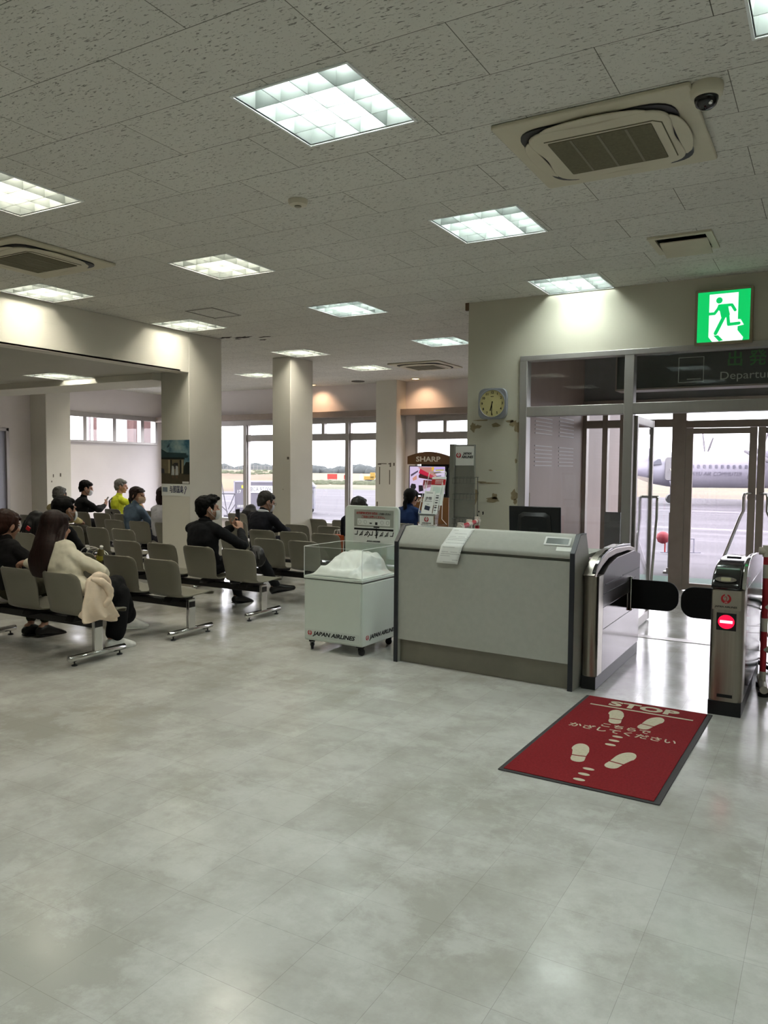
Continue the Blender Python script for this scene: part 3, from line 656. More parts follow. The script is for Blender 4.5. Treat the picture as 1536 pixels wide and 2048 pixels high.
def leaflet(name, lab, x, y, z, h, wd, tilt, header=None):
    t = thing(name, lab, 'leaflet', (-2.758, 5.53, 1.093), -.0623, 'leaflets in the stand')
    e = bpy.data.objects.new('sheet', None)
    mb = MB(); mb.box(-wd / 2, wd / 2, -.001, .001, 0, h); o = mb.build('sheet', M_PAPER, t, smooth=0); o.location = (x, y, z); o.rotation_euler = (-tilt, 0, 0)
    return t, o
t, o = leaflet('leaflet', 'white leaflet headed JMB in the front pocket of the brochure stand', -.018, -.032, .09, .19, .098, .30)
text('JMB', .034, M_INK, o, (0, -.0022, .128), xs=1.05); fplate([(-.026, -.012), (.022, -.022), (.026, .012), (-.022, .022)], 'card_picture', mat('navy_card', (40, 46, 66), .5), o, (0, -.0012, .05), FRONT)
mb = MB(); mb.box(-.03, .03, -.0018, -.001, .172, .176); mb.box(-.035, .035, -.0018, -.001, .104, .107); mb.box(-.012, .012, -.0018, -.001, .08, .083); mb.build('print_lines', mat('grey_ink', (90, 92, 94), .6), o, smooth=0)
t, o = leaflet('leaflet', 'white leaflet with red header in the rear pocket of the brochure stand', .03, .02, .16, .235, .13, .30)
mb = MB(); mb.box(-.064, .064, -.0022, -.001, .168, .215); mb.build('red_header', M_RED, o, smooth=0)
mb = MB()
for z in (.205, .193, .181): mb.box(-.03, .03, -.0032, -.0021, z - .002, z + .002)
mb.build('header_print', M_PAPER, o, smooth=0)
mb = MB(); mb.box(-.04, .045, -.002, -.001, .09, .15); mb.box(-.04, .045, -.002, -.001, .05, .053); mb.build('print_block', mat('pale_green_print', (196, 212, 204), .6), o, smooth=0)
t, o = leaflet('leaflet', 'narrow printed leaflet beside the JMB leaflet in the front pocket', .056, -.026, .09, .175, .04, .30)
mb = MB()
for k in range(7): mb.box(-.014, .014, -.002, -.001, .03 + k * .02, .036 + k * .02 + (k % 2) * .005)
mb.build('print_lines', mat('dark_ink', (60, 62, 66), .6), o, smooth=0)
# monitor seen from behind
MO = thing('computer_monitor', 'black computer monitor seen from behind on the counter', 'monitor', (-1.99, 5.83, .932), .05)
mb = MB(); A = .205
mb.rings([[(-A, -.02, .03), (A, -.02, .03), (A, -.045, .325), (-A, -.045, .325)], [(-A, .0, .03), (A, .0, .03), (A, -.025, .325), (-A, -.025, .325)]]); mb.build('screen_housing', M_BLACK, MO, bevel=.006)
mb = MB(); mb.rings([[(-.15, -.02, .06), (.15, -.02, .06), (.13, -.04, .26), (.09, -.043, .285), (-.09, -.043, .285), (-.13, -.04, .26)], [(-.11, -.052, .07), (.11, -.052, .07), (.10, -.066, .235), (.07, -.066, .25), (-.07, -.066, .25), (-.10, -.066, .235)]]); mb.build('back_bulge', M_BLACK, MO, bevel=.008)
mb = MB(); mb.box(-.035, .035, -.06, -.035, .0, .16); mb.build('neck', M_BLACK, MO, bevel=.004)
mb = MB(); mb.prism(rrect(-.10, .10, -.13, .06, .03), 0, .012, 'z'); mb.build('base', M_BLACK, MO, bevel=.003)
# display cart --------------------------------------------------------------
CT = thing('display_cart', 'white wheeled display cart with open clear box and notice board, left of the counter', 'cart', (-3.84, 5.33, 0), -.02)
W_, D_ = .58, .62
M_CART = mat('white_cart_panel', (205, 214, 206), .4, 0, .5, .02, 4)
mb = MB(); mb.box(0, W_, .012, D_, .085, .60); mb.build('body', M_CART, CT, bevel=.006)
mb = MB(); mb.box(.004, W_ - .012, .0, .014, .10, .605); dr = mb.build('door', M_CART, CT, bevel=.003)
mb = MB(); mb.box(-.003, W_ + .003, -.003, D_ + .003, .613, .636); mb.build('top_ledge', M_CART, CT, bevel=.004)
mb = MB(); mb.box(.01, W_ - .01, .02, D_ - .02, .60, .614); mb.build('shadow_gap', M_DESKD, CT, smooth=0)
fplate([(.01, .115), (W_ - .02, .115), (W_ - .02, .185), (.01, .185)], 'lower_band', mat('band_white', (196, 204, 198), .35), dr, (0, -.0009, 0), FRONT)
crane_logo(dr, (.062, -.003, .152), .021); text('JAPAN AIRLINES', .047, M_INK, dr, (.305, -.003, .150), shear=.28, bold=.0015, xs=1.22)
crane_logo(CT, (W_ + .001, .085, .152), .021, (PI / 2, 0, PI / 2)); text('JAPAN AIRLINES', .047, M_INK, CT, (W_ + .0012, .33, .150), (PI / 2, 0, PI / 2), shear=.28, bold=.0015, xs=1.22)
mb = MB(); z0, z1, e = .636, .882, .004
mb.box(0, W_, 0, e, z0, z1); mb.box(0, W_, D_ - .03 - e, D_ - .03, z0, z1); mb.box(0, e, 0, D_ - .03, z0, z1); mb.box(W_ - e, W_, 0, D_ - .03, z0, z1); mb.build('clear_box', M_ACRYL, CT, smooth=0)
mb = MB(); r = .0025
mb.tube([(0, 0, z1), (W_, 0, z1), (W_, D_ - .03, z1), (0, D_ - .03, z1)], r, 6, closed=True, cap=False)
for q in ((0, 0), (W_, 0), (W_, D_ - .03), (0, D_ - .03)): mb.tube([(q[0], q[1], z0), (q[0], q[1], z1)], r, 6)
mb.build('clear_edge', M_ACEDGE, CT)
mb = MB(); mb.prism(rrect(.01, W_ - .01, .60, 1.205, .04), D_ - .02, D_ + .012, 'y'); sb = mb.build('sign_board', M_CART, CT, bevel=.005)
yb = D_ - .0205
fplate([(-.215, -.16), (.215, -.16), (.215, .155), (-.215, .155)], 'notice_sheet', mat('notice_white', (206, 210, 206), .35), sb, (.315, yb, 1.025), FRONT)
fplate([(-.205, -.005), (.205, -.005), (.205, .147), (-.205, .147)], 'grey_field', mat('notice_grey', (146, 150, 142), .4), sb, (.315, yb - .001, 1.025), FRONT)
fplate([(-.17, .0), (.17, .0), (.17, .058), (-.17, .058)], 'white_strip', mat('notice_white', (206, 210, 206)), sb, (.315, yb - .002, 1.033), FRONT)
text('お手荷物を収納する際は', .023, mat('notice_red', (150, 48, 44), .5), sb, (.245, yb - .0035, 1.14), bold=.0008, xs=.88)
text('ご注意ください', .0175, M_INK, sb, (.43, yb - .0035, 1.138), bold=.0003)
text('ご自由にお使いください。', .024, mat('notice_red', (150, 48, 44)), sb, (.315, yb - .0035, 1.107), bold=.0006, xs=.9)
mb = MB()
for k in range(6):
    cx = -.145 + k * .058
    if k in (2, 3): mb.prism([(cx - .012, .004 if k == 3 else .012), (cx + .012, .004 if k == 3 else .012), (cx + .012, .028 if k == 3 else .022), (cx - .012, .028 if k == 3 else .022)], 0, .001, 'z')
o = mb.build('icon', M_INK, sb, smooth=0); o.location = (.315, yb - .003, 1.036); o.rotation_euler = FRONT
mb = MB()
for k in (0, 1, 4, 5):
    cx = -.145 + k * .058; strokes(mb, [(cx + .014 * math.cos(2 * PI * j / 12), .029 + .017 * math.sin(2 * PI * j / 12)) for j in range(13)], .003, 0, .001)
o = mb.build('icon', mat('icon_grey', (160, 164, 160), .5), sb, smooth=0); o.location = (.315, yb - .003, 1.033); o.rotation_euler = FRONT
mb = MB(); mb.prism([(-.205, -.035), (.205, -.035), (.205, -.018), (-.205, -.018)], 0, .001, 'z')
for k in range(8):
    cx = -.185 + k * .053; strokes(mb, [(cx + .018, -.045), (cx + .012, -.078), (cx - .012, -.078)], .007, 0, .001)
    if k in (1, 2, 5, 6): strokes(mb, [(cx + .006, -.055), (cx, -.07), (cx - .015, -.085)], .007, 0, .001)
strokes(mb, [(-.055, -.05), (-.04, -.07), (-.06, -.095)], .006, 0, .001); strokes(mb, [(.03, -.02), (.03, -.10)], .012, 0, .001); strokes(mb, [(.005, -.005), (.055, -.005)], .012, 0, .001)
o = mb.build('cabin_drawing', M_INK, sb, smooth=0); o.location = (.315, yb - .0015, 1.025); o.rotation_euler = FRONT
text('JAPAN AIRLINES', .016, M_INK, sb, (.315, yb - .003, .892), shear=.25, bold=.0005, xs=1.2)
for x, y, z in ((.05, .05, .5), (W_ - .05, .06, -.3), (.06, D_ - .06, 1.2), (W_ - .06, D_ - .06, 2.0)):
    mb = MB(); M = RZ(z)
    mb.obox((x, y, .075), (.05, .05, .012), M); p = M @ Vector((0, .014, 0))
    for sd in (-1, 1):
        q = M @ Vector((sd * .016, .006, 0)); mb.obox((x + q.x, y + q.y, .052), (.004, .034, .04), M)
    cs = mb.build('caster', M_BLKM, CT, bevel=.001)
    mb = MB(); ax = M @ Vector((1, 0, 0)); c = Vector((x + p.x, y + p.y, .029)); mb.tube([c - ax * .012, c - ax * .009, c + ax * .009, c + ax * .012], [.024, .029, .029, .024], 18); mb.build('wheel', M_BLACK, cs)
# white cloth heaped in the clear box
CL = thing('white_cloth', 'crumpled white cloth lying inside the clear box of the display cart', 'cloth', (-3.84, 5.33, .638), -.02)
def heap(u, v):
    ss = lambda a, b, t: (lambda q: q * q * (3 - 2 * q))(max(0, min(1, (t - a) / (b - a))))
    x = .02 + .54 * u; y = .02 + .54 * v
    lf = .04 * math.sin(11 * v + 1) + .02 * math.sin(25 * v)
    e = ss(-.01, .16 + lf, u) * ss(-.01, .20, 1 - u) * ss(-.01, .10, v) * ss(-.01, .08, 1 - v)
    z = .055 + .115 * ss(.12, .55, v + .06 * math.sin(6 * u)) * ss(.10, .30, u) * ss(.05, .30, 1 - u)
    w = v * 9 + u * 3.2
    z += .010 * math.sin(w) ** 3 + .007 * math.sin(19 * v - 8 * u) * math.sin(5 * u) + .008 * math.exp(-((v - .28 - .12 * math.sin(5 * u)) / .035) ** 2) + .012 * math.exp(-((u - .74 - .1 * v) / .03) ** 2) - .016 * math.exp(-((u - .80 - .1 * v) / .03) ** 2) + .004 * math.sin(37 * u + 14 * v)
    return (x, y, max(.001, z * e))
mb = MB(); mb.grid(heap, 48, 40); mb.build('cloth', mat('white_fabric', (238, 240, 236), .9, 0, .2, .02, 10), CL, smooth=180, solid=.003)
# gate mat --------------------------------------------------------------------
FM = thing('floor_mat', 'red STOP floor mat with white footprints in front of the gate', 'mat', (-1.02, 4.465, 0), -.023)
mb = MB(); mb.prism(rrect(-.402, .402, -.778, .772, .006), .0005, .006, 'z'); mb.build('border', mat('mat_rubber', (44, 42, 42), .7), FM, bevel=.002)
mb = MB(); mb.box(-.378, .372, -.758, .760, .006, .010); mb.build('pile', mat('red_mat_pile', (124, 34, 38), .95, 0, .1, .16, 90, bump=.6, bscale=500), FM, bevel=.002)
M_MATW = mat('mat_print', (188, 180, 158), .9, 0, .1, .08, 60)
text('STOP', .135, M_MATW, FM, (0, .655, .0102), (0, 0, 0), bold=.006, xs=1.28, space=1.05)
mb = MB(); mb.box(-.318, .318, .562, .582, .0101, .0108); mb.build('line', M_MATW, FM, smooth=0)
text('こちらで', .075, M_MATW, FM, (0, .193, .0102), (0, 0, 0), bold=.0012, xs=1.0)
text('かざしてください', .078, M_MATW, FM, (0, .102, .0102), (0, 0, 0), bold=.0012, xs=1.0)
def foot(cx, cy, sgn):
    mb = MB(); rot = -.18 * sgn
    def T(p):
        c_, s_ = math.cos(rot), math.sin(rot); return (cx + p[0] * c_ - p[1] * s_, cy + p[0] * s_ + p[1] * c_)
    sole = [(.047 * math.cos(a) + .004 * sgn, .05 + .095 * math.sin(a)) for a in [PI * k / 12 for k in range(13)]] + [(-.043, .03), (-.037, -.042), (.037, -.042), (.045, .03)]
    heel = [(-.037, -.056), (-.038, -.10)] + [(.036 * math.cos(a), -.105 + .038 * math.sin(a)) for a in [PI + PI * k / 8 for k in range(9)]] + [(.037, -.056)]
    for pl in (sole, heel): mb.prism([T(p) for p in pl], .0101, .0108, 'z')
    return mb.build('footprint', M_MATW, FM, smooth=0)
foot(-.103, .39, -1); foot(.108, .38, 1); foot(-.108, -.335, -1); foot(.108, -.33, 1)
for y in (.027, -.048, -.125, -.54, -.62, -.70):
    mb = MB(); mb.prism([(.03 * math.cos(2 * PI * k / 16), y + .016 * math.sin(2 * PI * k / 16)) for k in range(16)], .0101, .0108, 'z'); mb.build('walking_dot', M_MATW, FM, smooth=0)
# boarding gates ----------------------------------------------------------------
M_HOOD = mat('black_gloss', (20, 20, 22), .12, 0, .6, .1, 4, coat=.6); M_MIRR = mat('polished_panel', (98, 93, 96), .14, .95, .5, .04, 3)
M_SIDE = mat('silver_grey_panel', (98, 92, 94), .30, .6, .5, .04, 5)
def gate(name, lab, x0, x1, y0, y1, narrow):
    t = thing(name, lab, 'gate', (0, 0, 0), 0, 'boarding gate units')
    mb = MB(); mb.box(x0 + .002, x1 - .002, y0 + .003, y1 - .02, 0, .092); mb.build('base', M_BLACK, t, bevel=.003)
    r = min(.05, (x1 - x0) * .45)
    # stainless front column with rounded corners
    pl = [(x1, y0 + .16), (x0, y0 + .16)] + [(x0 + r + r * math.cos(a), y0 + r + r * math.sin(a)) for a in [PI + PI / 2 * k / 6 for k in range(7)]] + [(x1 - r + r * math.cos(a), y0 + r + r * math.sin(a)) for a in [1.5 * PI + PI / 2 * k / 6 for k in range(7)]]
    mb = MB(); mb.prism(pl, .092, .80, 'z'); col = mb.build('front_column', M_STEEL, t)
    mb = MB(); mb.box(x0, x1, y0 + .161, y1, .092, .56 if narrow else .80); mb.build('lower_panel', M_MIRR, t, bevel=.002)
    if narrow:
        mb = MB(); mb.prism([(y0 + .161, .56), (y1, .56), (y1, .84), (y1 - .22, .885), (y0 + .56, .885), (y0 + .30, .85), (y0 + .161, .80)], x0, x1, 'x'); mb.build('side_panel', M_SIDE, t, bevel=.002)
        mb = MB(); mb.box(x1 - .002, x1 + .002, y0 + .22, y0 + .70, .712, .724); mb.box(x1 - .002, x1 + .002, y0 + .75, y1 - .03, .72, .732); mb.box(x1 - .002, x1 + .0015, y0 + .17, y1 - .15, .655, .660); mb.box(x1 - .002, x1 + .0015, y0 + .19, y1 - .1, .40, .404); mb.build('panel_slot', M_BLACK, t, smooth=0)
        arc = [(y0 + .0, .805), (y0 + .05, .845), (y0 + .18, .905), (y0 + .36, .942), (y0 + .60, .952), (y0 + 1.05, .930), (y0 + 1.24, .90)]
        low = [(y0 + 1.24, .872), (y0 + 1.0, .90), (y0 + .6, .905), (y0 + .38, .895), (y0 + .2, .855), (y0 + .08, .815), (y0 + .03, .79)]
        mb = MB(); mb.prism(arc + low, x0, x1 - .02, 'x'); mb.build('top_arch', M_STEEL, t, bevel=.004)
        mb = MB(); off = lambda a, d: [(p[0], p[1] + d) for p in a]
        A = [(y0 + .015, .83), (y0 + .06, .868), (y0 + .19, .925), (y0 + .36, .955), (y0 + .5, .962)]
        mb.prism(A + [(p[0], p[1] - .03) for p in reversed(A)], x1 - .045, x1 - .022, 'x'); mb.build('reader_strip', M_HOOD, t, bevel=.003)
        mb = MB(); B = [(y0 + .5, .962), (y0 + .75, .966), (y0 + 1.1, .945)]
        mb.prism(B + [(p[0], p[1] - .035) for p in reversed(B)], x0 + .015, x1 - .022, 'x'); cp = mb.build('top_cap', mat('white_gloss', (226, 224, 230), .18), t, bevel=.005)
        mb = MB(); mb.obox(((x0 + x1) / 2, y0 + .86, .961), (.05, .13, .006), RX(-.05)); mb.build('top_window', M_HOOD, cp, bevel=.002)
    else:
        arc = [(y0 - .004, .80), (y0 - .002, .835), (y0 + .05, .885), (y0 + .14, .925), (y0 + .28, .953), (y0 + .5, .962), (y0 + .85, .945), (y1, .90), (y1, .80)]
        mb = MB(); mb.prism(arc, x0 + .002, x1 - .03, 'x'); hd = mb.build('hood', M_HOOD, t, bevel=.014, seg=3)
        arc2 = [(y0 + .05, .80), (y0 + .07, .86), (y0 + .16, .925), (y0 + .3, .966), (y0 + .5, .980), (y0 + .85, .965), (y1 + .02, .92), (y1 + .02, .80)]
        mb = MB(); mb.prism(arc2, x1 - .03, x1, 'x'); mb.build('side_arch', M_CHROME, t, bevel=.008, seg=3)
        mb = MB(); mb.obox(((x0 + x1) / 2 - .015, y0 + .47, .9635), (.09, .05, .006), RX(-.02)); mb.build('paper_slot', M_BLKM, hd, bevel=.002)
        a = math.atan2(.05, .052); mb = MB()
        mb.prism([(.062 * math.cos(2 * PI * k / 24), .021 * math.sin(2 * PI * k / 24)) for k in range(24)], 0, .004, 'z'); o = mb.build('reader_window', M_STEEL, hd); o.location = ((x0 + x1) / 2 - .015, y0 + .018, .862); o.rotation_euler = (a, 0, 0)
        mb = MB(); mb.box(-.028, .028, -.013, .013, .004, .006); q = mb.build('reader_light', mat('beige_lens', (188, 184, 150), .3), hd, smooth=0); q.location = o.location; q.rotation_euler = o.rotation_euler
        mb = MB(); mb.box(x0 + .012, x1 - .02, y0 - .0015, y0 + .01, .675, .795); mb.build('badge_plate', mat('pale_steel', (168, 162, 150), .4, .7), t, smooth=0)
        cx = (x0 + x1) / 2
        crane_logo(t, (cx - .008, y0 - .003, .745), .030); text('JAPAN AIRLINES', .0155, M_INK, t, (cx - .008, y0 - .003, .694), xs=1.15, bold=.0004, shear=.15)
        mb = MB(); mb.box(cx - .06, cx + .055, y0 - .003, y0 + .004, .545, .655); sg = mb.build('signal_panel', M_BLACK, t, bevel=.002)
        fplate([(.048 * math.cos(2 * PI * k / 32), .044 * math.sin(2 * PI * k / 32)) for k in range(32)], 'red_signal', emit('red_signal_light', (255, 10, 60), 1.5), sg, (cx - .003, y0 - .0032, .60), FRONT)
        fplate([(-.037, -.009), (.037, -.009), (.037, .009), (-.037, .009)], 'white_signal_bar', emit('white_signal_light', (255, 205, 220), 1.6), sg, (cx - .003, y0 - .0042, .60), FRONT)
        mb = MB(); mb.box(cx - .045, cx + .045, y0 - .002, y0 + .003, .118, .138); mb.build('name_plate', M_INK, t, smooth=0)
    return t
g1 = gate('boarding_gate', 'stainless gate unit joined to the right end of the grey counter', -1.492, -1.387, 5.40, 6.77, True)
g2 = gate('boarding_gate', 'stainless gate unit with black hood, crane mark and red no-entry signal', -.640, -.442, 5.262, 6.60, False)
def flap(par, xa, xb, y, sgn):
    w_ = abs(xb - xa); mb = MB(); r = .095; z0, z1 = .432, .668
    pl = [(0, z0), (0, z1)] + [(w_ - r + r * math.cos(a), z1 - r + r * math.sin(a)) for a in [PI / 2 - PI / 2 * k / 7 for k in range(8)]] + [(w_ - r + r * math.cos(a), z0 + r + r * math.sin(a)) for a in [-PI / 2 * k / 7 for k in range(8)]]
    mb.prism([(xa + sgn * a, b) for a, b in pl], y - .009, y + .009, 'y'); f = mb.build('flap', mat('flap_black', (7, 7, 8), .6, 0, .25, .1, 8), par, bevel=.004, fix=True)
    mb = MB(); mb.cyl((xa - sgn * .004, y, z0 - .02), .012, z1 - z0 + .04, seg=14); mb.build('hinge_post', M_CHROME, f)
flap(g1, -1.372, -1.01, 6.40, 1); flap(g2, -.655, -.965, 6.22, -1)
# exit sign -----------------------------------------------------------------------
EX = thing('exit_sign', 'lit green running-man exit sign on the wall above the doors', 'sign', (-1.066, 7.295, 2.655))
S_ = .416; SZ = .428
mb = MB(); mb.box(-.022, S_ + .022, .002, .073, -.022, SZ + .022); mb.build('frame', mat('sign_case', (150, 138, 112), .5), EX, bevel=.004)
M_EG = emit('exit_green', (10, 222, 112), .82, (10, 90, 40)); M_EW = emit('exit_white', (244, 255, 250), 1.05, (220, 230, 225))
fplate([(0, 0), (S_, 0), (S_, SZ), (0, SZ)], 'green_face', M_EG, EX, (0, .0015, 0), FRONT)
sc = lambda pts: [(a * S_, b * SZ) for a, b in pts]
fplate(sc([(.225, .945), (.775, .945), (.775, .20), (.885, .055), (.87, .0), (.30, .0), (.225, .10)]), 'white_door', M_EW, EX, (0, .0005, 0), FRONT)
fplate(sc([(.76, .42), (.83, .41), (.89, .30), (.76, .275)]), 'white_door', M_EW, EX, (0, .0004, 0), FRONT)
mb = MB(); mb.prism(sc([(.415 + .062 * math.cos(2 * PI * k / 24), .815 + .062 * math.sin(2 * PI * k / 24)) for k in range(24)]), 0, .001, 'z')
mb.prism(sc([(.40, .735), (.58, .735), (.60, .62), (.625, .52), (.60, .47), (.46, .47), (.43, .60), (.37, .66)]), 0, .001, 'z')
for pts, wd in (([(.45, .708), (.655, .708), (.72, .60)], .058), ([(.43, .695), (.33, .56), (.20, .56)], .058), ([(.585, .50), (.605, .325), (.80, .335)], .062), ([(.515, .49), (.36, .165)], .072)):
    strokes(mb, sc(pts), wd * S_, 0, .001)
mb.prism(sc([(.32, .125), (.41, .125), (.51, .02), (.43, .0)]), 0, .001, 'z')
o = mb.build('running_figure', M_EG, EX, smooth=0); o.location = (0, -.0008, 0); o.rotation_euler = FRONT
# clock ---------------------------------------------------------------------------
CK = thing('wall_clock', 'silver square wall clock with round cream face on the peeling wall', 'clock', (-2.976, 7.37, 2.197))
mb = MB(); pl = []
for k in range(48):
    a = 2 * PI * k / 48; c_, s_ = math.cos(a), math.sin(a); p = 5.0; rr = (abs(c_) ** p + abs(s_) ** p) ** (-1 / p); pl.append((.152 * rr * c_, .154 * rr * s_))
mb.prism(pl, -.045, -.001, 'y'); mb.build('case', mat('silver_plastic', (150, 152, 158), .4, .3), CK, bevel=.006)
mb = MB(); mb.lathe([(.142, -.045), (.146, -.054), (.136, -.056), (.132, -.047)], axis='y', seg=48); mb.build('bezel', mat('silver_plastic', (150, 152, 158)), CK, smooth=50)
mb = MB(); mb.lathe([(.134, -.0445), (.134, -.0475), (.001, -.0475)], axis='y', seg=48); fc = mb.build('dial', mat('cream_dial', (196, 186, 132), .5), CK, smooth=40)
for k in range(1, 13):
    a = PI / 2 - 2 * PI * k / 12; text(str(k), .034, M_INK, fc, (.108 * math.cos(a), -.0485, .108 * math.sin(a)), bold=.0006, name='numeral')
for ang, L, w_, y, nm in ((-PI / 2 - .26, .072, .009, -.0495, 'hour_hand'), (-PI / 2 - .03, .108, .0065, -.051, 'minute_hand')):
    mb = MB(); strokes(mb, [(-.018 * math.cos(ang), -.018 * math.sin(ang)), (L * math.cos(ang), L * math.sin(ang))], w_, 0, .001); o = mb.build(nm, M_INK, CK, smooth=0); o.location = (0, y, 0); o.rotation_euler = FRONT
mb = MB(); mb.box(-.016, .016, -.0482, -.0476, .066, .071); mb.build('maker_mark', M_INK, fc, smooth=0)
# airline leaflet tower ---------------------------------------------------------------
TW = thing('leaflet_tower', 'tall grey leaflet tower with white airline sign beside the clock wall', 'leaflet rack', (-3.31, 7.08, 0), 0)
M_TWR = mat('tower_grey', (132, 132, 124), .4, .3)
mb = MB(); mb.box(.0, .052, -.03, .05, 0, 1.785); mb.build('post', M_TWR, TW, bevel=.004)
mb = MB(); mb.box(.05, .262, -.005, .02, .02, 1.78); mb.build('back_panel', M_TWR, TW, bevel=.003)
mb = MB(); mb.prism(rrect(-.06, .32, -.22, .16, .03), 0, .018, 'z'); mb.build('base', M_TWR, TW, bevel=.003)
mb = MB(); mb.box(.056, .252, -.011, -.005, 1.575, 1.765); sg = mb.build('sign_plate', M_PAPER, TW, bevel=.001)
crane_logo(sg, (.092, -.013, 1.675), .026); text('JAPAN\nAIRLINES', .034, M_INK, sg, (.185, -.013, 1.675), bold=.0012, shear=.2, xs=.9)
for z in (1.46, 1.30, 1.06):
    mb = MB()
    for q in range(6): mb.tube([(.06 + q * .038, -.012, z), (.06 + q * .038, -.075, z - .01), (.06 + q * .038, -.075, z - .06)], .0022, 6)
    mb.tube([(.055, -.012, z), (.31, -.012, z)], .003, 6); mb.tube([(.055, -.075, z - .01), (.30, -.075, z - .01)], .0025, 6); mb.tube([(.055, -.075, z - .06), (.30, -.075, z - .06)], .0025, 6); mb.tube([(.30, -.012, z), (.30, -.012, z - .22)], .003, 6)
    mb.build('wire_pocket', mat('wire_grey', (96, 96, 92), .4, .7), TW)
# barriers of red and white pipe ----------------------------------------------------------
M_PRED = mat('barrier_red', (176, 34, 46), .45, 0, .5, .06, 12); M_PWHT = mat('barrier_white', (206, 198, 184), .5)
def barrier(name, lab, p0, p1, h, posts, rails, foot_len=.5):
    t = thing(name, lab, 'barrier', (p0[0], p0[1], 0), math.atan2(p1[1] - p0[1], p1[0] - p0[0]), 'red and white pipe barriers')
    L = math.hypot(p1[0] - p0[0], p1[1] - p0[1]); r = .021
    def pipe(nm, a, b):
        a, b = Vector(a), Vector(b); n = max(2, int((b - a).length / .16)); mb = MB()
        mb.tube([a, b], r, 14); o = mb.build(nm, M_PRED, t)
        for k in range(0, n, 2): q = MB(); q.tube([a + (b - a) * (k / n), a + (b - a) * ((k + .5) / n)], r + .0012, 14); q.build('white_band', M_PWHT, o)
        return o
    for z in rails: pipe('rail', (0, 0, z), (L, 0, z))
    for s in posts:
        pipe('post', (L * s, 0, .05), (L * s, 0, h))
        mb = MB(); mb.lathe([(r + .006, -.04), (r + .006, .04)], (L * s, 0, h), seg=14); mb.tube([(L * s - .05, 0, h), (L * s + .05, 0, h)], r + .006, 14); mb.build('joint', M_PWHT, t)
        mb = MB(); mb.tube([(L * s, -foot_len / 2, .055), (L * s, foot_len / 2, .055)], .027, 14); ft = mb.build('foot', M_PWHT, t)
        mb = MB()
        for e in (-1, 1): mb.cyl((L * s, e * (foot_len / 2 - .05), .0), .034, .032, seg=16)
        mb.build('rubber_pad', M_BLACK, ft)
    return t
barrier('pipe_barrier', 'red and white pipe barrier behind the counter, below the peeling wall', (-2.69, 5.95), (-2.90, 6.82), 1.05, (.04, .5, .98), (1.05, .55), .24)
barrier('pipe_barrier', 'red and white pipe barrier beside the right gate at the edge of the view', (-.375, 6.00), (.55, 6.12), .99, (0, .09, .95), (.99, .60, .30), .36)
# wheelchair parked behind the right gate ---------------------------------------------------
WC = thing('wheelchair', 'folded wheelchair with black tyres parked behind the right gate', 'wheelchair', (-.27, 6.75, 0), -.35)
for y in (-.14, .14):
    mb = MB(); n = 36; R_ = .27
    mb.tube([(0 + R_ * math.cos(2 * PI * k / n), y, .285 + R_ * math.sin(2 * PI * k / n)) for k in range(n)], .016, 10, closed=True); wh = mb.build('wheel', M_BLACK, WC, smooth=60)
    mb = MB(); mb.tube([((R_ - .045) * math.cos(2 * PI * k / n), y * 1.25, .285 + (R_ - .045) * math.sin(2 * PI * k / n)) for k in range(n)], .006, 8, closed=True)
    for k in range(12): mb.tube([(0, y, .285), (R_ * math.cos(2 * PI * k / 12), y, .285 + R_ * math.sin(2 * PI * k / 12))], .0016, 5)
    mb.cyl((0, y - .02, .285), .022, .04, 'y', 14); mb.build('rim', M_CHROME, wh)
    mb = MB(); mb.tube([(.42 + .075 * math.cos(2 * PI * k / 20), y * .9, .09 + .075 * math.sin(2 * PI * k / 20)) for k in range(20)], .013, 8, closed=True); mb.build('caster_wheel', M_BLACK, WC, smooth=60)
    mb = MB(); mb.tube([(-.12, y * .9, .92), (-.02, y * .9, .90), (0, y * .9, .45), (0, y * .9, .285)], .011, 8); mb.tube([(0, y * .9, .45), (.42, y * .9, .45), (.46, y * .9, .3), (.52, y * .9, .12)], .011, 8); mb.tube([(.42, y * .9, .45), (.42, y * .9, .09)], .010, 8); mb.tube([(0, y * .9, .66), (.30, y * .9, .66), (.32, y * .9, .45)], .010, 8); mb.build('frame', M_CHROME, WC)
mb = MB(); mb.box(.0, .40, -.10, .10, .44, .47); mb.build('seat', M_BLKM, WC, bevel=.01)
mb = MB(); mb.box(-.02, .005, -.11, .11, .48, .86); mb.build('backrest', M_BLKM, WC, bevel=.008)
# television stand ---------------------------------------------------------------------------
TV = thing('television_stand', 'wooden SHARP display stand with a lit television by the back window', 'television', (-6.75, 12.6, 0))
M_WOOD = mat('dark_varnished_wood', (86, 56, 28), .35, 0, .5, .12, 8, stretch=(1, 1, .2))
mb = MB(); mb.prism([(0, 1.61), (.85, 1.61), (.85, 1.755)] + [(.85 - .85 * k / 10, 1.755 + .085 * math.sin(PI * k / 10)) for k in range(1, 10)] + [(0, 1.755)], -.03, .06, 'y'); hd = mb.build('header', M_WOOD, TV, bevel=.004)
M_LETT = mat('silver_letter', (200, 192, 176), .4); text('SHARP', .125, M_LETT, hd, (.425, -.032, 1.70), bold=.003, xs=1.32)
mb = MB(); mb.box(.24, .86, .06, .10, .1, 1.62); mb.build('back_panel', mat('dark_grey_panel', (62, 58, 50), .6), TV, smooth=0)
mb = MB(); mb.box(.03, .79, -.02, .04, 1.05, 1.585); sc_ = mb.build('television', M_BLACK, TV, bevel=.004)
def scr(pts, col, k, s=1.0, nm='screen_picture'):
    fplate([(.05 + .71 * u, 1.085 + .485 * v) for u, v in pts], nm, emit('screen_%d_%d_%d' % col, col, s, (10, 10, 10)), sc_, (0, -.0206 - .0009 * k, 0), FRONT)
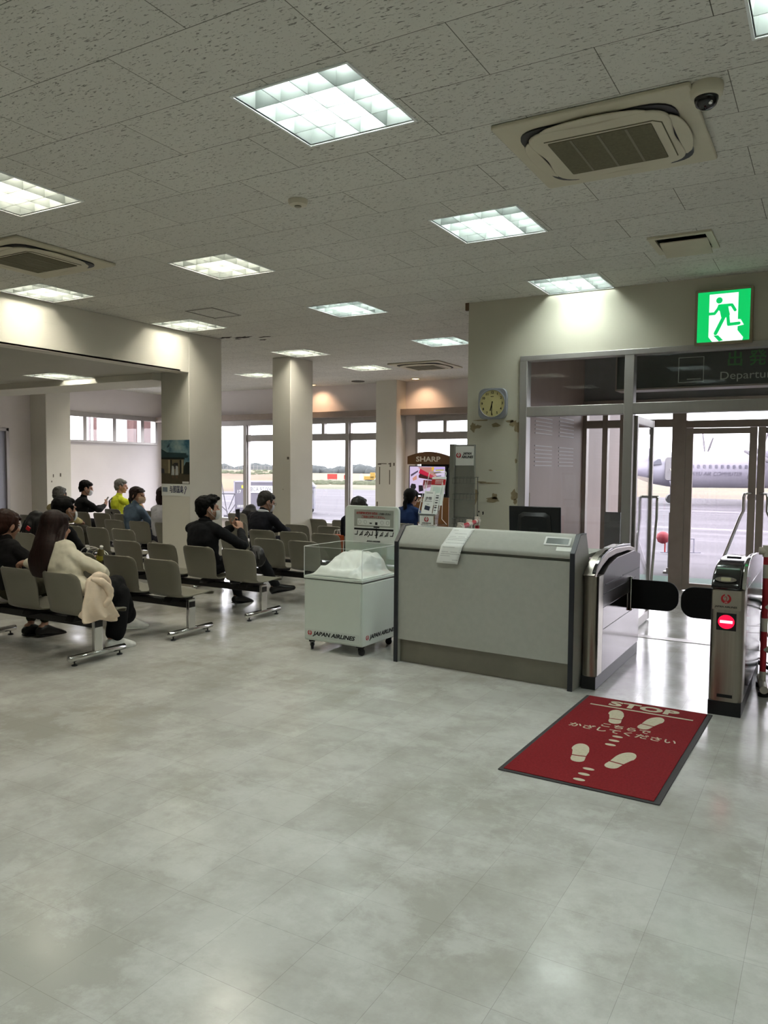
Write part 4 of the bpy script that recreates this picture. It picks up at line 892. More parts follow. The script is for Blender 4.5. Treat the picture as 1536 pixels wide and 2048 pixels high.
scr([(0, 0), (1, 0), (1, 1), (0, 1)], (226, 206, 240), 0, .85)
scr([(.25, .98), (.62, .98), (.80, .60), (.55, .75), (.25, .95)], (214, 150, 140), 1, .7)
scr([(.26, .75), (.30, .92), (.82, .57), (.80, .47)], (214, 30, 70), 2, .75)
scr([(.26, .66), (.30, .75), (.66, .57), (.66, .50), (.26, .58)], (70, 30, 30), 2, .7)
scr([(.38, .30), (.40, .50), (.66, .48), (.66, .34)], (120, 44, 50), 3, .7)
scr([(.40, .16), (.38, .30), (.66, .36), (.72, .30)], (180, 130, 150), 3, .75)
scr([(.27, .05), (.26, .30), (.38, .30), (.40, .10)], (34, 24, 34), 4, .7)
scr([(.02, .25), (.06, .36), (.17, .34), (.19, .22), (.12, .06), (.04, .1)], (26, 22, 30), 4, .7)
scr([(.03, .70), (.24, .86), (.24, .80), (.04, .62)], (90, 78, 100), 2, .8)
scr([(.08, .56), (.20, .68), (.21, .52), (.10, .46)], (222, 160, 140), 3, .8)
scr([(.64, .98), (.98, .98), (.98, .86), (.64, .86)], (190, 170, 236), 3, .9)
scr([(.74, .89), (.97, .90), (.97, .86), (.74, .85)], (190, 190, 50), 4, .85)
scr([(.62, .90), (.64, .99), (.69, .99), (.70, .90), (.65, .84)], (236, 190, 60), 4, .85)
scr([(.66, .80), (.86, .82), (.94, .78), (.70, .74)], (90, 50, 56), 3, .75)
scr([(.76, .66), (.90, .68), (.90, .65), (.76, .63)], (80, 60, 100), 3, .8)
scr([(.30, .40), (.36, .40), (.35, .33), (.30, .34)], (236, 220, 236), 5, .9)
mb = MB(); mb.box(.02, .84, -.025, .06, .10, 1.02); lp = mb.build('lower_panel', mat('brown_panel', (104, 66, 26), .4, 0, .5, .1, 5, stretch=(1, 1, .2)), TV, bevel=.004); text('SHARP', .09, M_LETT, lp, (.27, -.027, .955), bold=.002, xs=1.25)
mb = MB(); mb.box(.10, .20, -.03, -.02, 1.025, 1.06); mb.build('price_card', M_PAPER, TV, smooth=0)
mb = MB(); mb.box(.0, .88, -.10, .18, .0, .10); mb.build('plinth', M_WOOD, TV, bevel=.004)
mb = MB(); mb.box(.80, .86, .0, .05, 1.02, 1.55); mb.build('side_speaker', mat('dark_blue_case', (32, 36, 44), .4), TV, bevel=.004)
# poster on the first pillar ----------------------------------------------------------------
PO = thing('poster', 'island travel poster of a green-roofed house taped on the first pillar', 'poster', (-7.582, 7.351, 1.16))
def pp(pts, col, k, nm='picture'):
    fplate([(u * .495, .155 + v * .565) for u, v in pts], nm, mat('poster_%d_%d_%d' % col, col, .35, 0, .4, .14, 14), pb, (0, -.0012 - .0004 * k, 0), FRONT, .0003)
mb = MB(); mb.box(0, .495, -.001, .0, 0, .72); pb = mb.build('sheet', M_PAPER, PO, smooth=0)
def sky_mat():
    m = bpy.data.materials.new('poster_sky'); m.use_nodes = True; t = NT(m); b = t.n['Principled BSDF']
    n = t.noise(t.coords((5, 5, 5)), 1.0, 4, .6)
    t.link(t.ramp(n, [(.35, lin((40, 84, 104))), (.5, lin((110, 140, 146))), (.7, lin((150, 166, 164)))]), b.inputs['Base Color']); b.inputs['Roughness'].default_value = .35; return m
_mats['poster_0_0_1'] = sky_mat()
pp([(0, 0), (1, 0), (1, 1), (0, 1)], (0, 0, 1), 0)
pp([(0, 0), (1, 0), (1, .27), (0, .27)], (74, 68, 54), 1); pp([(0, .24), (.8, .24), (.8, .58), (0, .58)], (110, 100, 78), 2)
pp([(0, .58), (.0, .80), (.2, .72), (.89, .70), (.89, .66), (.95, .64), (.95, .60), (.8, .58)], (40, 62, 66), 3); pp([(0, .56), (.85, .56), (.80, .60), (0, .60)], (22, 26, 26), 4)
pp([(.25, .24), (.32, .24), (.32, .55), (.25, .55)], (150, 140, 110), 4); pp([(.32, .24), (.38, .24), (.38, .55), (.32, .55)], (34, 32, 28), 4); pp([(.66, .24), (.72, .24), (.72, .55), (.66, .55)], (30, 30, 28), 4); pp([(.72, .24), (.77, .24), (.77, .55), (.72, .55)], (146, 140, 116), 4)
pp([(.78, .22), (1, .22), (1, .5), (.88, .5), (.8, .4)], (26, 32, 26), 5); pp([(.45, .34), (.60, .34), (.60, .48), (.45, .48)], (44, 42, 42), 5); pp([(0, .24), (.12, .24), (.1, .34), (0, .36)], (52, 54, 60), 5)
for a in (.36, .50): pp([(a, .20), (a + .11, .20), (a + .10, .38), (a + .07, .42), (a + .02, .41)], (176, 180, 178), 6); pp([(a + .045, .41), (a + .085, .41), (a + .085, .455), (a + .045, .455)], (30, 26, 26), 7)
for a in (.39, .53): pp([(a, .13), (a + .05, .13), (a + .05, .20), (a, .20)], (96, 74, 60), 6)
pp([(.235, .86), (.29, .91), (.28, .85), (.21, .82)], (40, 54, 62), 6); pp([(.31, .7), (.318, .7), (.318, .93), (.31, .93)], (60, 70, 74), 6)
pp([(.75, .01), (.98, .01), (.98, .06), (.75, .06)], (214, 214, 208), 7)
text('与那国島', .10, mat('navy_print', (40, 44, 84), .5), pb, (.265, -.0025, .078), xs=.62, bold=.001)
mb = MB(); mb.box(.02, .105, -.003, -.0012, .05, .11); mb.build('print_block', mat('blue_grey_print', (120, 132, 146), .5), pb, smooth=0)
mb = MB(); strokes(mb, [(.425 + .015 * math.cos(2 * PI * k / 10), .105 + .018 * math.sin(2 * PI * k / 10)) for k in range(11)], .008, 0, .001); strokes(mb, [(.425, .08), (.405, .03)], .010, 0, .001); o = mb.build('mascot_free_mark', mat('navy_print', (40, 44, 84)), pb, smooth=0); o.name = 'round_mark'; o.location = (0, -.0015, 0); o.rotation_euler = FRONT

# ------------------------------------------------------------------ waiting benches
M_SHELL = mat('olive_grey_chair_shell', (118, 115, 102), .38, 0, .5, .03, 5); M_BEAM = mat('black_bench_beam', (20, 20, 21), .4, .3, .5, .15, 10)
def shell_point(u, t):
    """chair shell: t runs from the front lip of the seat to the top of the back, u across"""
    k = [(0, .232, .352, .205), (.05, .238, .376, .210), (.13, .20, .388, .222), (.30, .06, .378, .225), (.44, -.09, .370, .222), (.51, -.155, .376, .212), (.57, -.190, .405, .200), (.64, -.203, .455, .202),
         (.78, -.222, .565, .214), (.90, -.246, .665, .214), (.955, -.259, .700, .200), (.985, -.266, .714, .176), (1, -.272, .718, .150)]
    for a, b in zip(k[:-1], k[1:]):
        if t <= b[0]: break
    f = (t - a[0]) / (b[0] - a[0]); y, z, w_ = (a[j] + (b[j] - a[j]) * f for j in (1, 2, 3))
    x = (u - .5) * 2; back = min(1, max(0, (t - .5) / .1)); c = x * x
    return (x * w_, y + back * .030 * c * c, z + (1 - back) * .012 * c * c)
def build_bench_parts():
    mb = MB(); mb.grid(shell_point, 16, 40); sh = mb.build('seat_shell', M_SHELL, None, smooth=180, solid=.011)
    b = sh.modifiers.new('bevel', 'BEVEL'); b.width = .003; b.segments = 2; b.limit_method = 'ANGLE'
    mb = MB(); mb.prism([(-.16, .315), (.12, .315), (.16, .372), (-.13, .360)], -.05, .05, 'x'); br = mb.build('seat_bracket', M_BEAM, None, bevel=.004)
    mb = MB(); mb.box(-.019, .019, -.042, .042, .075, .345); post = mb.build('leg', M_CHROME, None, bevel=.008, seg=3)
    mb = MB(); mb.tube([(0, -.275, .058), (0, -.268, .058), (0, .268, .058), (0, .275, .058)], [.018, .026, .026, .018], 18); fb = mb.build('foot_bar', M_CHROME, None, smooth=50)
    mb = MB(); mb.lathe([(.022, 0), (.024, .004), (.020, .010), (.006, .014), (.006, .04)], seg=16); lv = mb.build('leveller', M_BLACK, None, smooth=50)
    return sh, br, post, fb, lv
SHELL, BRK, POST, FBAR, LEVEL = build_bench_parts()
BENCHES = []
def bench(Y, xs, legs, lab):
    """one row of joined seats on a black beam; xs seat centres, legs x of the chrome T legs"""
    t = thing('waiting_bench', lab, 'bench', (0, Y, 0), 0, 'rows of joined waiting seats')
    a, b = min(xs + legs) - .02, max(xs + legs) + .02
    mb = MB(); mb.box(a, b, -.04, .04, .262, .322); mb.build('beam', M_BEAM, t, bevel=.006)
    for x in xs:
        s = SHELL.copy(); C.objects.link(s); s.parent = t; s.location = (x, 0, 0); q = BRK.copy(); C.objects.link(q); q.parent = s
    for x in legs:
        p = POST.copy(); C.objects.link(p); p.parent = t; p.location = (x, 0, 0)
        q = FBAR.copy(); C.objects.link(q); q.parent = p
        for e in (-.22, .22): q = LEVEL.copy(); C.objects.link(q); q.parent = p; q.location = (0, e, 0)
    BENCHES.append(t); return t
P_ = .533; X0 = -5.165
bench(4.17, [X0 - P_ * k for k in range(3)], [-5.02, -6.45], 'nearest row of grey seats at left with a beige coat over its end')
bench(5.21, [X0 - P_ * k for k in range(4)], [-5.02, -6.86], 'second row of grey seats, two empty, behind the woman in cream')
bench(6.25, [X0 - P_ * k for k in range(4)], [-5.02, -6.9], 'third row of grey seats holding the man in black photographing by phone')
bench(6.25, [-8.55, -9.08, -9.61], [-8.4, -9.7], 'grey row with the black backpack on its end seat')
bench(7.32, [-5.13, -5.62, -6.13, -6.64], [-5.0, -6.75], 'grey row just left of the white cart, two empty seats showing')
bench(7.32, [-8.03, -8.53, -9.03], [-7.9, -9.1], 'empty grey row left of the first pillar, before the woman in blue denim')
bench(8.25, [-4.97, -5.46, -5.96, -6.47], [-4.85, -6.6], 'grey row with the man in dark suit and an orange paper bag')
bench(8.45, [-8.42, -8.96, -9.50], [-8.3, -9.6], 'grey row under the masked woman and the woman in white shirt')
bench(8.42, [-11.00, -11.52, -12.10], [-10.9, -12.2], 'grey row at far left under the grey-haired man')
bench(9.30, [-6.10, -6.68, -7.25, -7.82], [-6.0, -7.95], 'grey row in front of the middle pillar')
bench(9.50, [-10.50, -11.02, -11.55], [-10.4, -11.7], 'grey row under the man in black reading his phone')
bench(10.45, [-5.6, -6.1, -6.62, -7.15], [-5.5, -7.25], 'farthest right row of grey seats under the ponytailed woman')
bench(10.85, [-8.60, -9.12], [-8.5, -9.2], 'far grey row by the windows with black bags on its seats')
bench(10.45, [-10.85, -11.35, -11.85], [-10.75, -11.95], 'grey row in front of the white wall under the man in yellow')
for q in (SHELL, BRK, POST, FBAR, LEVEL): bpy.data.objects.remove(q)

# ------------------------------------------------------------------ people
def V(*a): return Vector(a)
M_HAIRB = mat('black_hair', (11, 10, 10), .6, 0, .12, .35, 60, stretch=(1, 1, .12), bump=.5, bscale=160)
M_HAIRD = mat('dark_brown_hair', (34, 20, 17), .5, 0, .2, .4, 60, stretch=(1, 1, .08), bump=.5, bscale=170)
M_HAIRG = mat('grey_hair', (100, 100, 96), .6, 0, .2, .5, 70, stretch=(1, 1, .2), bump=.5, bscale=170)
M_HAIRS = mat('dark_grey_hair', (52, 50, 48), .6, 0, .2, .5, 70, stretch=(1, 1, .2), bump=.5, bscale=170)
M_MASK = mat('mask_white', (212, 214, 216), .8, 0, .2, .03, 20); M_MASKB = mat('mask_beige', (196, 172, 150), .8, 0, .2, .03, 20)
M_EYE = mat('eye_dark', (24, 18, 16), .2); M_LIP = mat('lip', (150, 90, 82), .5)
def cloth_mat(name, col, var=.1): return mat(name, col, .88, 0, .2, var, 9, bump=.25, bscale=300)
def hand(mb, wr, d, nrm, thumb, curl=.5, s=1.0):
    """palm, four unequal bent fingers and a thumb; d along the hand, nrm out of the palm side"""
    d = Vector(d).normalized(); n = Vector(nrm); n = (n - d * n.dot(d)).normalized(); sd = d.cross(n).normalized()
    if sd.dot(Vector(thumb)) < 0: sd = -sd
    wr = Vector(wr)
    mb.limb([wr - d * .02 * s, wr + d * .025 * s, wr + d * .07 * s, wr + d * .09 * s], [(.024 * s, .021 * s), (.034 * s, .017 * s), (.041 * s, .015 * s), (.038 * s, .012 * s)], 12, 3, side=sd)
    for k, (off, L) in enumerate(((.031, .072), (.0105, .080), (-.0105, .075), (-.030, .058))):
        p = wr + d * (.085 - .006 * (k == 3)) * s + sd * off * s; pts = [p - d * .02 * s, p]; a = 0; dd = d + sd * (off * 2.2); dd.normalize()
        for j, f in enumerate((.44, .32, .24)):
            a += curl * (.55 + .35 * j); v = dd * math.cos(a) + n * math.sin(a); p = p + v * L * f * s; pts.append(p)
        mb.limb(pts, [.0095 * s, .0095 * s, .0088 * s, .008 * s, .0066 * s], 8, 2)
    p = wr + d * .022 * s + sd * .030 * s; q = p + (d * .5 + sd * .75 + n * .25).normalized() * .036 * s; r = q + (d * .85 + sd * .2 + n * .4).normalized() * .03 * s; t = r + (d * .9 + n * .45).normalized() * .024 * s
    mb.limb([wr + d * .015 * s + sd * .01 * s, p, q, r, t], [.014 * s, .0135 * s, .0115 * s, .0098 * s, .0075 * s], 8, 2)
def person(lab, loc, yaw=0, lean=0.0, head=(0, 0, 0), el=None, wr=None, hd=None, knee=None, ankle=None, toe=None, shirt=(20, 20, 22), trousers=(22, 22, 24), shoes=(20, 18, 18),
           hair='short', hairm=None, mask=None, sleeve='long', s=1.0, width=1.0, collar=None, wide=0.0, thick=1.0, feet=True, fine=.006, skin=None, slump=0.0, glasses=False, side=0.0, ts=.94, hs=1.13, hem=1.02, trous_mat=None, sock=None, headoff=(0, 0, 0)):
    hairm = hairm or M_HAIRB; skin = skin or M_SKIN
    loc = (loc[0] - .035 * math.sin(yaw), loc[1] + .035); t = thing('person', lab, 'person', (loc[0], loc[1], 0), yaw, 'seated travellers')
    def L(z): return lean * max(0, (z - .46) / .54) + slump * max(0, (z - .8) / .2) ** 2 * .2
    def S(z): return side * max(0, (z - .46) / .54)
    sp = [V(0, -.07, .455), V(0, -.105, .62), V(0, -.115, .78), V(0, -.105, .90)]
    Z = lambda z: .455 + (z - .455) * ts
    sp = [V(p.x + S(p.z), p.y + L(p.z), Z(p.z)) for p in sp]; nk = V(S(1.0), -.085 + L(1.0), Z(.975))
    sh = {k: V(k * .165 * width + S(.93), -.10 + L(.93), Z(.905)) for k in (-1, 1)}
    hc = nk + V(S(1.12) - S(1.0), .045 + L(1.12) - L(1.0), .152) + V(*headoff)
    el = el or {}; wr = wr or {}; hd = hd or {}
    E_ = {k: V(*el.get(k, (k * .25 * width, .04, .66))) for k in (-1, 1)}; W = {k: V(*wr.get(k, (k * .10, .27, .60))) for k in (-1, 1)}
    K = {k: V(*(knee or {}).get(k, (k * .11, .36, .475))) for k in (-1, 1)}; A = {k: V(*(ankle or {}).get(k, (k * .12, .38, .085))) for k in (-1, 1)}; T = {k: V(*(toe or {}).get(k, (k * .15, 1, -.12))).normalized() for k in (-1, 1)}
    HM = hs * (Matrix.Rotation(head[0], 3, 'Z') @ Matrix.Rotation(-head[1], 3, 'X') @ Matrix.Rotation(head[2], 3, 'Y'))
    H = lambda *a: hc + HM @ V(*a)
    def torso(mb, g, low=True):
        mb.limb([sp[0] + V(0, 0, .055)] + sp[1:] + [nk - V(0, .005, .02), nk + V(0, .01, .03)], [(.165 * width + g, .115 * thick + g), (.150 * width + g, .112 * thick + g), (.165 * width + g, .115 * thick + g), (.168 * width + g, .098 * thick + g), (.085 + g, .066 + g), (.054 + g * .6, .056 + g * .6)], 20, 4, side=(1, 0, 0))
        for k in (-1, 1): mb.limb([nk + V(k * .03, -.01, -.035), (nk + sh[k]) / 2 + V(0, -.01, -.008), sh[k]], [.050 + g, .056 + g, .056 + g], 12, 3)
    def arm(mb, k, g, end=1.0):
        m1 = (sh[k] + E_[k]) / 2; m2 = E_[k].lerp(W[k], .4)
        pts = [sh[k], m1, E_[k]]; rd = [.052 + g, .046 + g, .040 + g]
        if end > .5: pts += [m2, E_[k].lerp(W[k], end)]; rd += [.039 + g, .026 + g + (.004 if g else 0)]
        else: pts = [sh[k], sh[k].lerp(E_[k], .35), sh[k].lerp(E_[k], .75)]; rd = [.054 + g, .056 + g, .058 + g]
        mb.limb(pts, rd, 12, 3)
    def leg(mb, k, g, w_=0.0, end=1.0):
        hp = V(k * .085, -.04, .485); mb.limb([hp, hp.lerp(K[k], .5), K[k]], [.088 + g, .078 + g, .056 + g + w_ * .3], 14, 3)
        e = K[k].lerp(A[k], end); mb.limb([K[k], K[k].lerp(e, .35), e], [.056 + g + w_ * .3, .055 + g + w_ * .6, .036 + g + w_], 14, 3)
    # body with head, arms, hands and legs in one skin
    mb = MB(); torso(mb, -.012)
    for k in (-1, 1):
        arm(mb, k, -.004, 1.0)
        h = hd.get(k, {}); dd = Vector(h.get('d', W[k] - E_[k])); hand(mb, W[k], dd, h.get('n', (0, 0, -1)), h.get('t', (-k, .3, .3)), h.get('c', .5))
        leg(mb, k, -.010)
        if feet: mb.limb([A[k] + V(0, 0, .0) - T[k] * .03, A[k] + T[k] * .05 - V(0, 0, .035), A[k] + T[k] * .12 - V(0, 0, .060)], [.032, .030, .020], 10, 3)
    mb.limb([nk - V(0, .01, .05), nk + V(0, .01, .02), H(0, -.018, -.045)], [.062, .053, .052], 14, 3)
    mb.ell(H(0, -.015, .028), (.077, .096, .092), HM); mb.ell(H(0, .028, -.028), (.066, .066, .082), HM); mb.ell(H(0, .036, -.078), (.046, .046, .034), HM); mb.ell(H(0, .070, -.092), (.026, .020, .018), HM)
    mb.limb([H(0, .088, .012), H(0, .103, -.014), H(0, .106, -.028)], [.009, .012, .015], 10, 3); mb.ell(H(0, .082, .022), (.048, .016, .012), HM); mb.ell(H(0, .086, -.060), (.024, .012, .010), HM)
    for k in (-1, 1): mb.ell(H(k * .077, -.008, -.010), (.011, .022, .032), HM @ RZ(-k * .35)); mb.ell(H(k * .045, .066, -.028), (.022, .02, .018), HM)
    body = mb.build('body', skin, t, remesh=fine, smooth=180)
    for k in (-1, 1): mb = MB(); mb.ell(H(k * .031, .084, .004), (.012, .005, .005), HM, 10, 6); mb.build('eye', M_EYE, body, smooth=180)
    mb = MB(); mb.ell(H(0, .096, -.058), (.022, .006, .006), HM, 10, 6); mb.build('mouth', M_LIP, body, smooth=180)
    # clothing
    cm = cloth_mat('shirt_%d_%d_%d' % tuple(shirt), shirt)
    mb = MB(); torso(mb, .010)
    for k in (-1, 1): arm(mb, k, .012, .93 if sleeve == 'long' else (.0 if sleeve == 'short' else .4))
    sh_o = mb.build('shirt', cm, t, remesh=.008, wrinkle=(.020, .075), smooth=180)
    if collar:
        mb = MB(); mb.tube([nk + V(.063 * math.cos(a), .006 + .060 * math.sin(a), .022 + .014 * -math.sin(a)) for a in [2 * PI * k / 20 for k in range(20)]], [(.013, .02)] * 20, 8, closed=True); mb.build('collar', cloth_mat('collar_%d_%d_%d' % tuple(collar), collar), sh_o, smooth=180)
    mb = MB(); mb.ell((0, -.065, .485), (.185 * width, .14, .095))
    for k in (-1, 1): leg(mb, k, .010, wide, hem)
    mb.build('trousers', trous_mat or cloth_mat('trousers_%d_%d_%d' % tuple(trousers), trousers), t, remesh=.009, wrinkle=(.018, .09), smooth=180)
    if feet:
        for k in (-1, 1):
            a = A[k]; d = T[k]; dn = V(0, 0, -1); dn = (dn - d * dn.dot(d)).normalized(); mb = MB()
            mb.limb([a - d * .045 + dn * .040, a + d * .0 + dn * .022, a + d * .08 + dn * .040, a + d * .165 + dn * .058, a + d * .20 + dn * .062], [(.040, .042), (.046, .052), (.047, .042), (.046, .033), (.040, .025)], 14, 4, side=d.cross(dn))
            so = mb.build('shoe', mat('shoe_%d_%d_%d' % tuple(shoes), shoes, .35, 0, .5, .1, 20), t, remesh=.006, smooth=180)
            mb = MB(); mb.limb([a - d * .06 + dn * .076, a + d * .05 + dn * .078, a + d * .20 + dn * .079], [(.036, .008), (.038, .008), (.036, .008)], 12, 3, side=d.cross(dn)); mb.build('sole', mat('sole_%d_%d_%d' % tuple(shoes), tuple(min(255, int(c * 1.02)) for c in shoes), .5), so, smooth=180)
    # hair
    mb = MB()
    if hair != 'none':
        mb.ell(H(0, -.026, .040), (.087, .100, .090), HM); mb.ell(H(0, -.058, -.006), (.078, .062, .074), HM); mb.ell(H(0, .026, .074), (.070, .062, .036), HM)
        if hair == 'tuft':
            for k in range(26):
                a = random.uniform(-1.3, 1.3); b = random.uniform(-.4, 1.2); mb.ell(H(.070 * math.sin(a), .03 + .05 * b, .112 - .02 * abs(a) + random.uniform(-.01, .012)), (.022, .022, .017), HM, 8, 5)
        if hair in ('short', 'tuft'):
            for k in (-1, 1): mb.limb([H(k * .078, .028, .03), H(k * .080, .030, -.01)], [.014, .007], 8, 2)
            mb.limb([H(0, -.088, -.02), H(0, -.078, -.075)], [(.062, .03), (.045, .015)], 12, 3, side=HM @ V(1, 0, 0))
        if hair in ('bob', 'long', 'tail', 'bun'):
            for k in (-1, 1): mb.limb([H(k * .070, .020, .06), H(k * .082, .015, .0), H(k * .078, -.01, -.06 if hair == 'bob' else -.04)], [.022, .020, .012], 10, 3)
            mb.limb([H(-.055, .066, .06), H(0, .086, .055), H(.055, .066, .06)], [.018, .014, .018], 8, 3)
        if hair == 'bob': mb.limb([H(0, -.06, .05), H(0, -.085, -.05), H(0, -.075, -.115)], [(.088, .06), (.086, .045), (.078, .028)], 14, 4, side=HM @ V(1, 0, 0))
        if hair == 'long':
            b = nk + V(0, -.13, -.02); mb.limb([H(0, -.05, .05), H(0, -.095, -.06), b + V(0, .01, .03), b + V(-.01, -.025, -.07), b + V(-.015, -.025, -.15), b + V(-.02, -.02, -.205)], [(.092, .065), (.098, .05), (.108, .042), (.112, .032), (.095, .026), (.07, .014)], 18, 4, side=HM @ V(1, 0, 0))
            mb.limb([H(.07, .0, .0), nk + V(.09, -.05, -.02), nk + V(.115, -.05, -.13), nk + V(.10, -.07, -.22)], [.03, .028, .020, .008], 10, 3)
        if hair == 'tail':
            mb.ell(H(0, -.115, -.02), (.03, .022, .03), HM); mb.limb([H(0, -.115, -.02), H(0, -.14, -.08), H(0, -.13, -.17), H(0, -.11, -.24)], [.028, .034, .028, .010], 12, 4)
        if hair == 'bun': mb.ell(H(-.0, -.115, -.055), (.034, .030, .036), HM); mb.limb([H(0, -.12, -.07), H(0, -.12, -.11)], [.022, .012], 10, 3)
        if hair == 'cap': pass
        mb.build('hair', hairm, t, remesh=.0055, wrinkle=(.004, .04) if hair == 'long' else ((.016, .022) if hair == 'tuft' else (.009, .03)), smooth=180)
    if mask:
        mb = MB()
        def mk(u, v):
            a = (u - .5) * 2.3; z = -.016 - .085 * v; bul = math.sin(PI * min(1, max(0, v))) * .012
            r = .079 + bul - .012 * v
            return tuple(H(r * math.sin(a) * .93, .026 + r * math.cos(a) * 1.02, z))
        mb.grid(mk, 14, 10)
        fm = mb.build('face_mask', mask, t, smooth=180, solid=.004)
        for k in (-1, 1):
            mb = MB(); mb.tube([H(k * .066, .055, -.025), H(k * .083, .015, -.022), H(k * .090, -.022, -.012), H(k * .083, .015, -.052), H(k * .066, .055, -.085)], .0018, 6); mb.build('ear_loop', mask, fm)
    if glasses:
        mb = MB()
        for k in (-1, 1):
            mb.tube([H(k * .033 + .025 * math.cos(2 * PI * j / 16), .104, .002 + .018 * math.sin(2 * PI * j / 16)) for j in range(16)], .002, 6, closed=True); mb.tube([H(k * .058, .102, .004), H(k * .084, .05, .006), H(k * .088, -.02, .002)], .002, 6)
        mb.tube([H(-.008, .104, .004), H(.008, .104, .004)], .002, 6); mb.build('glasses', M_BLKM, t)
    return t, dict(H=H, HM=HM, W=W, E=E_, nk=nk, sh=sh, shirt=sh_o, K=K)
def wloc(loc, yaw, p):
    c, s_ = math.cos(yaw), math.sin(yaw); return (loc[0] + p[0] * c - p[1] * s_, loc[1] + p[0] * s_ + p[1] * c, p[2])

def phone(lab, c, d, n, dark=True):
    """smartphone centred at c, long side along d, screen facing n"""
    t = thing('smartphone', lab, 'phone', c); d = Vector(d).normalized(); n = Vector(n); n = (n - d * n.dot(d)).normalized(); sd = d.cross(n); M = Matrix((sd, d, n)).transposed()
    mb = MB(); mb.obox((0, 0, 0), (.072, .148, .009), M); mb.build('case', M_BLACK if dark else M_WHITE, t, bevel=.003)
    mb = MB(); mb.obox(n * .0048, (.066, .138, .0012), M); mb.build('screen', mat('phone_screen', (44, 46, 50), .1, 0, .6), t, smooth=0)
    return t

# man in black photographing, third row
LA = (-5.76, 6.25)
pm, I = person('man in black with white mask and earphones holding up a phone, third row', LA, -.05, lean=.0, head=(-.55, .0, .0), s=1.0, width=1.14, thick=1.1, shirt=(19, 20, 23), trousers=(24, 25, 28), shoes=(15, 14, 14), hair='tuft', mask=M_MASK, collar=(18, 19, 22),
    el={1: (.34, .14, .70), -1: (-.24, .14, .70)}, wr={1: (.12, .335, .845), -1: (-.06, .40, .87)}, hd={1: dict(d=(-.45, .25, .9), n=(-.8, .35, -.1), t=(-.3, -.8, .5), c=.75), -1: dict(d=(.55, .15, .75), n=(.5, -.3, .3), t=(.2, -.9, .4), c=.75)},
    knee={1: (.30, .42, .56), -1: (-.08, .38, .48)}, ankle={1: (.38, .62, .22), -1: (-.04, .46, .085)}, toe={1: (.55, 1, .15), -1: (.1, 1, -.12)})
mb = MB(); p = I['H'](.093, .012, -.012); mb.ell(p, (.008, .008, .010)); mb.limb([p, p + V(.0, .012, -.03)], [.004, .003], 8, 2); mb.build('earphone', M_WHITE, pm, smooth=180)
phone('black smartphone held up by the man in black shirt', wloc(LA, -.05, (.02, .425, 1.0)), (-.1, .15, 1), (-.25, -1, .2))
# woman in cream sweater, first row
LB = (-5.165, 4.17)
pw, I = person('woman with long brown hair in cream sweater, black flared trousers and white sneakers', LB, -.02, lean=-.02, head=(.15, .05, -.02), width=1.0, thick=.95, shirt=(214, 208, 188), trousers=(17, 17, 19), shoes=(242, 242, 238), hair='long', hairm=M_HAIRD, wide=.035, side=-.25, ts=.835, fine=.006,
    el={-1: (-.30, -.20, .70), 1: (.14, .02, .70)}, wr={-1: (-.42, -.245, .762), 1: (-.10, .20, .60)}, hd={-1: dict(d=(-1, -.05, -.05), n=(0, .3, -1), t=(.2, 1, 0), c=.8)},
    knee={1: (-.10, .36, .545), -1: (-.02, .34, .475)}, ankle={-1: (-.02, .27, .095), 1: (-.25, .62, .175)}, hem=.86, toe={-1: (.0, 1, -.10), 1: (.02, 1, -.12)})
# woman at the left edge
person('woman with reddish brown hair and black loafers at the left edge, first row', (-5.98, 4.17), .02, lean=.02, head=(.1, .1, .1), width=.95, shirt=(20, 19, 20), trousers=(52, 50, 36), shoes=(18, 16, 15), hair='tail', hem=.80, ts=.80, hairm=mat('reddish_hair', (48, 25, 17), .5, 0, .2, .4, 60, stretch=(1, 1, .08), bump=.5, bscale=170), side=-.16,
    knee={1: (-.16, .33, .475), -1: (-.30, .33, .475)}, ankle={1: (-.13, .30, .085), -1: (-.27, .26, .085)}, toe={1: (.05, 1, -.12), -1: (0, 1, -.12)})
# man in black, second row
LC = (-6.83, 5.21)
pc, I = person('man in black with light brown trousers and white face mask, second row', LC, -.08, lean=.03, head=(-.04, .05, 0), shirt=(15, 15, 17), trousers=(112, 86, 50), hair='short', mask=M_MASK, width=1.02, knee={1: (.20, .42, .50), -1: (-.06, .40, .48)}, side=.05, el={1: (.27, .05, .66), -1: (-.24, .04, .66)})
# man in suit, fifth row
LD = (-6.62, 8.25)
person('grey-haired man in dark suit and mask looking down at his hands', LD, -.06, lean=.03, head=(-.45, .34, 0), shirt=(24, 25, 32), trousers=(26, 28, 40), hair='short', hairm=M_HAIRS, mask=M_MASK, collar=(206, 210, 212), glasses=True, width=1.06, thick=1.08, slump=.06, ts=.90,
    el={1: (.26, .12, .66), -1: (-.22, .12, .66)}, wr={1: (.10, .34, .68), -1: (-.06, .36, .68)}, hd={1: dict(d=(-.5, .6, .1), n=(-.3, -.4, -.8), c=.8)}, knee={1: (.16, .44, .58), -1: (-.10, .38, .48)}, ankle={1: (.28, .62, .30), -1: (-.1, .4, .085)}, fine=.007)
# man behind the cart, fifth row
person('man in dark suit hidden behind the cart notice board', (-5.09, 8.25), 0, lean=.02, shirt=(22, 24, 34), trousers=(26, 28, 36), hair='short', hairm=M_HAIRS, width=1.1, thick=1.1, fine=.008, headoff=(-.02, 0, -.05))
# ponytail woman by the television
person('woman with black ponytail in dark blue jacket facing the television', (-5.55, 10.45), -.15, lean=.02, head=(0, .0, 0), shirt=(28, 46, 84), trousers=(30, 32, 40), hair='tail', width=.98, fine=.008)
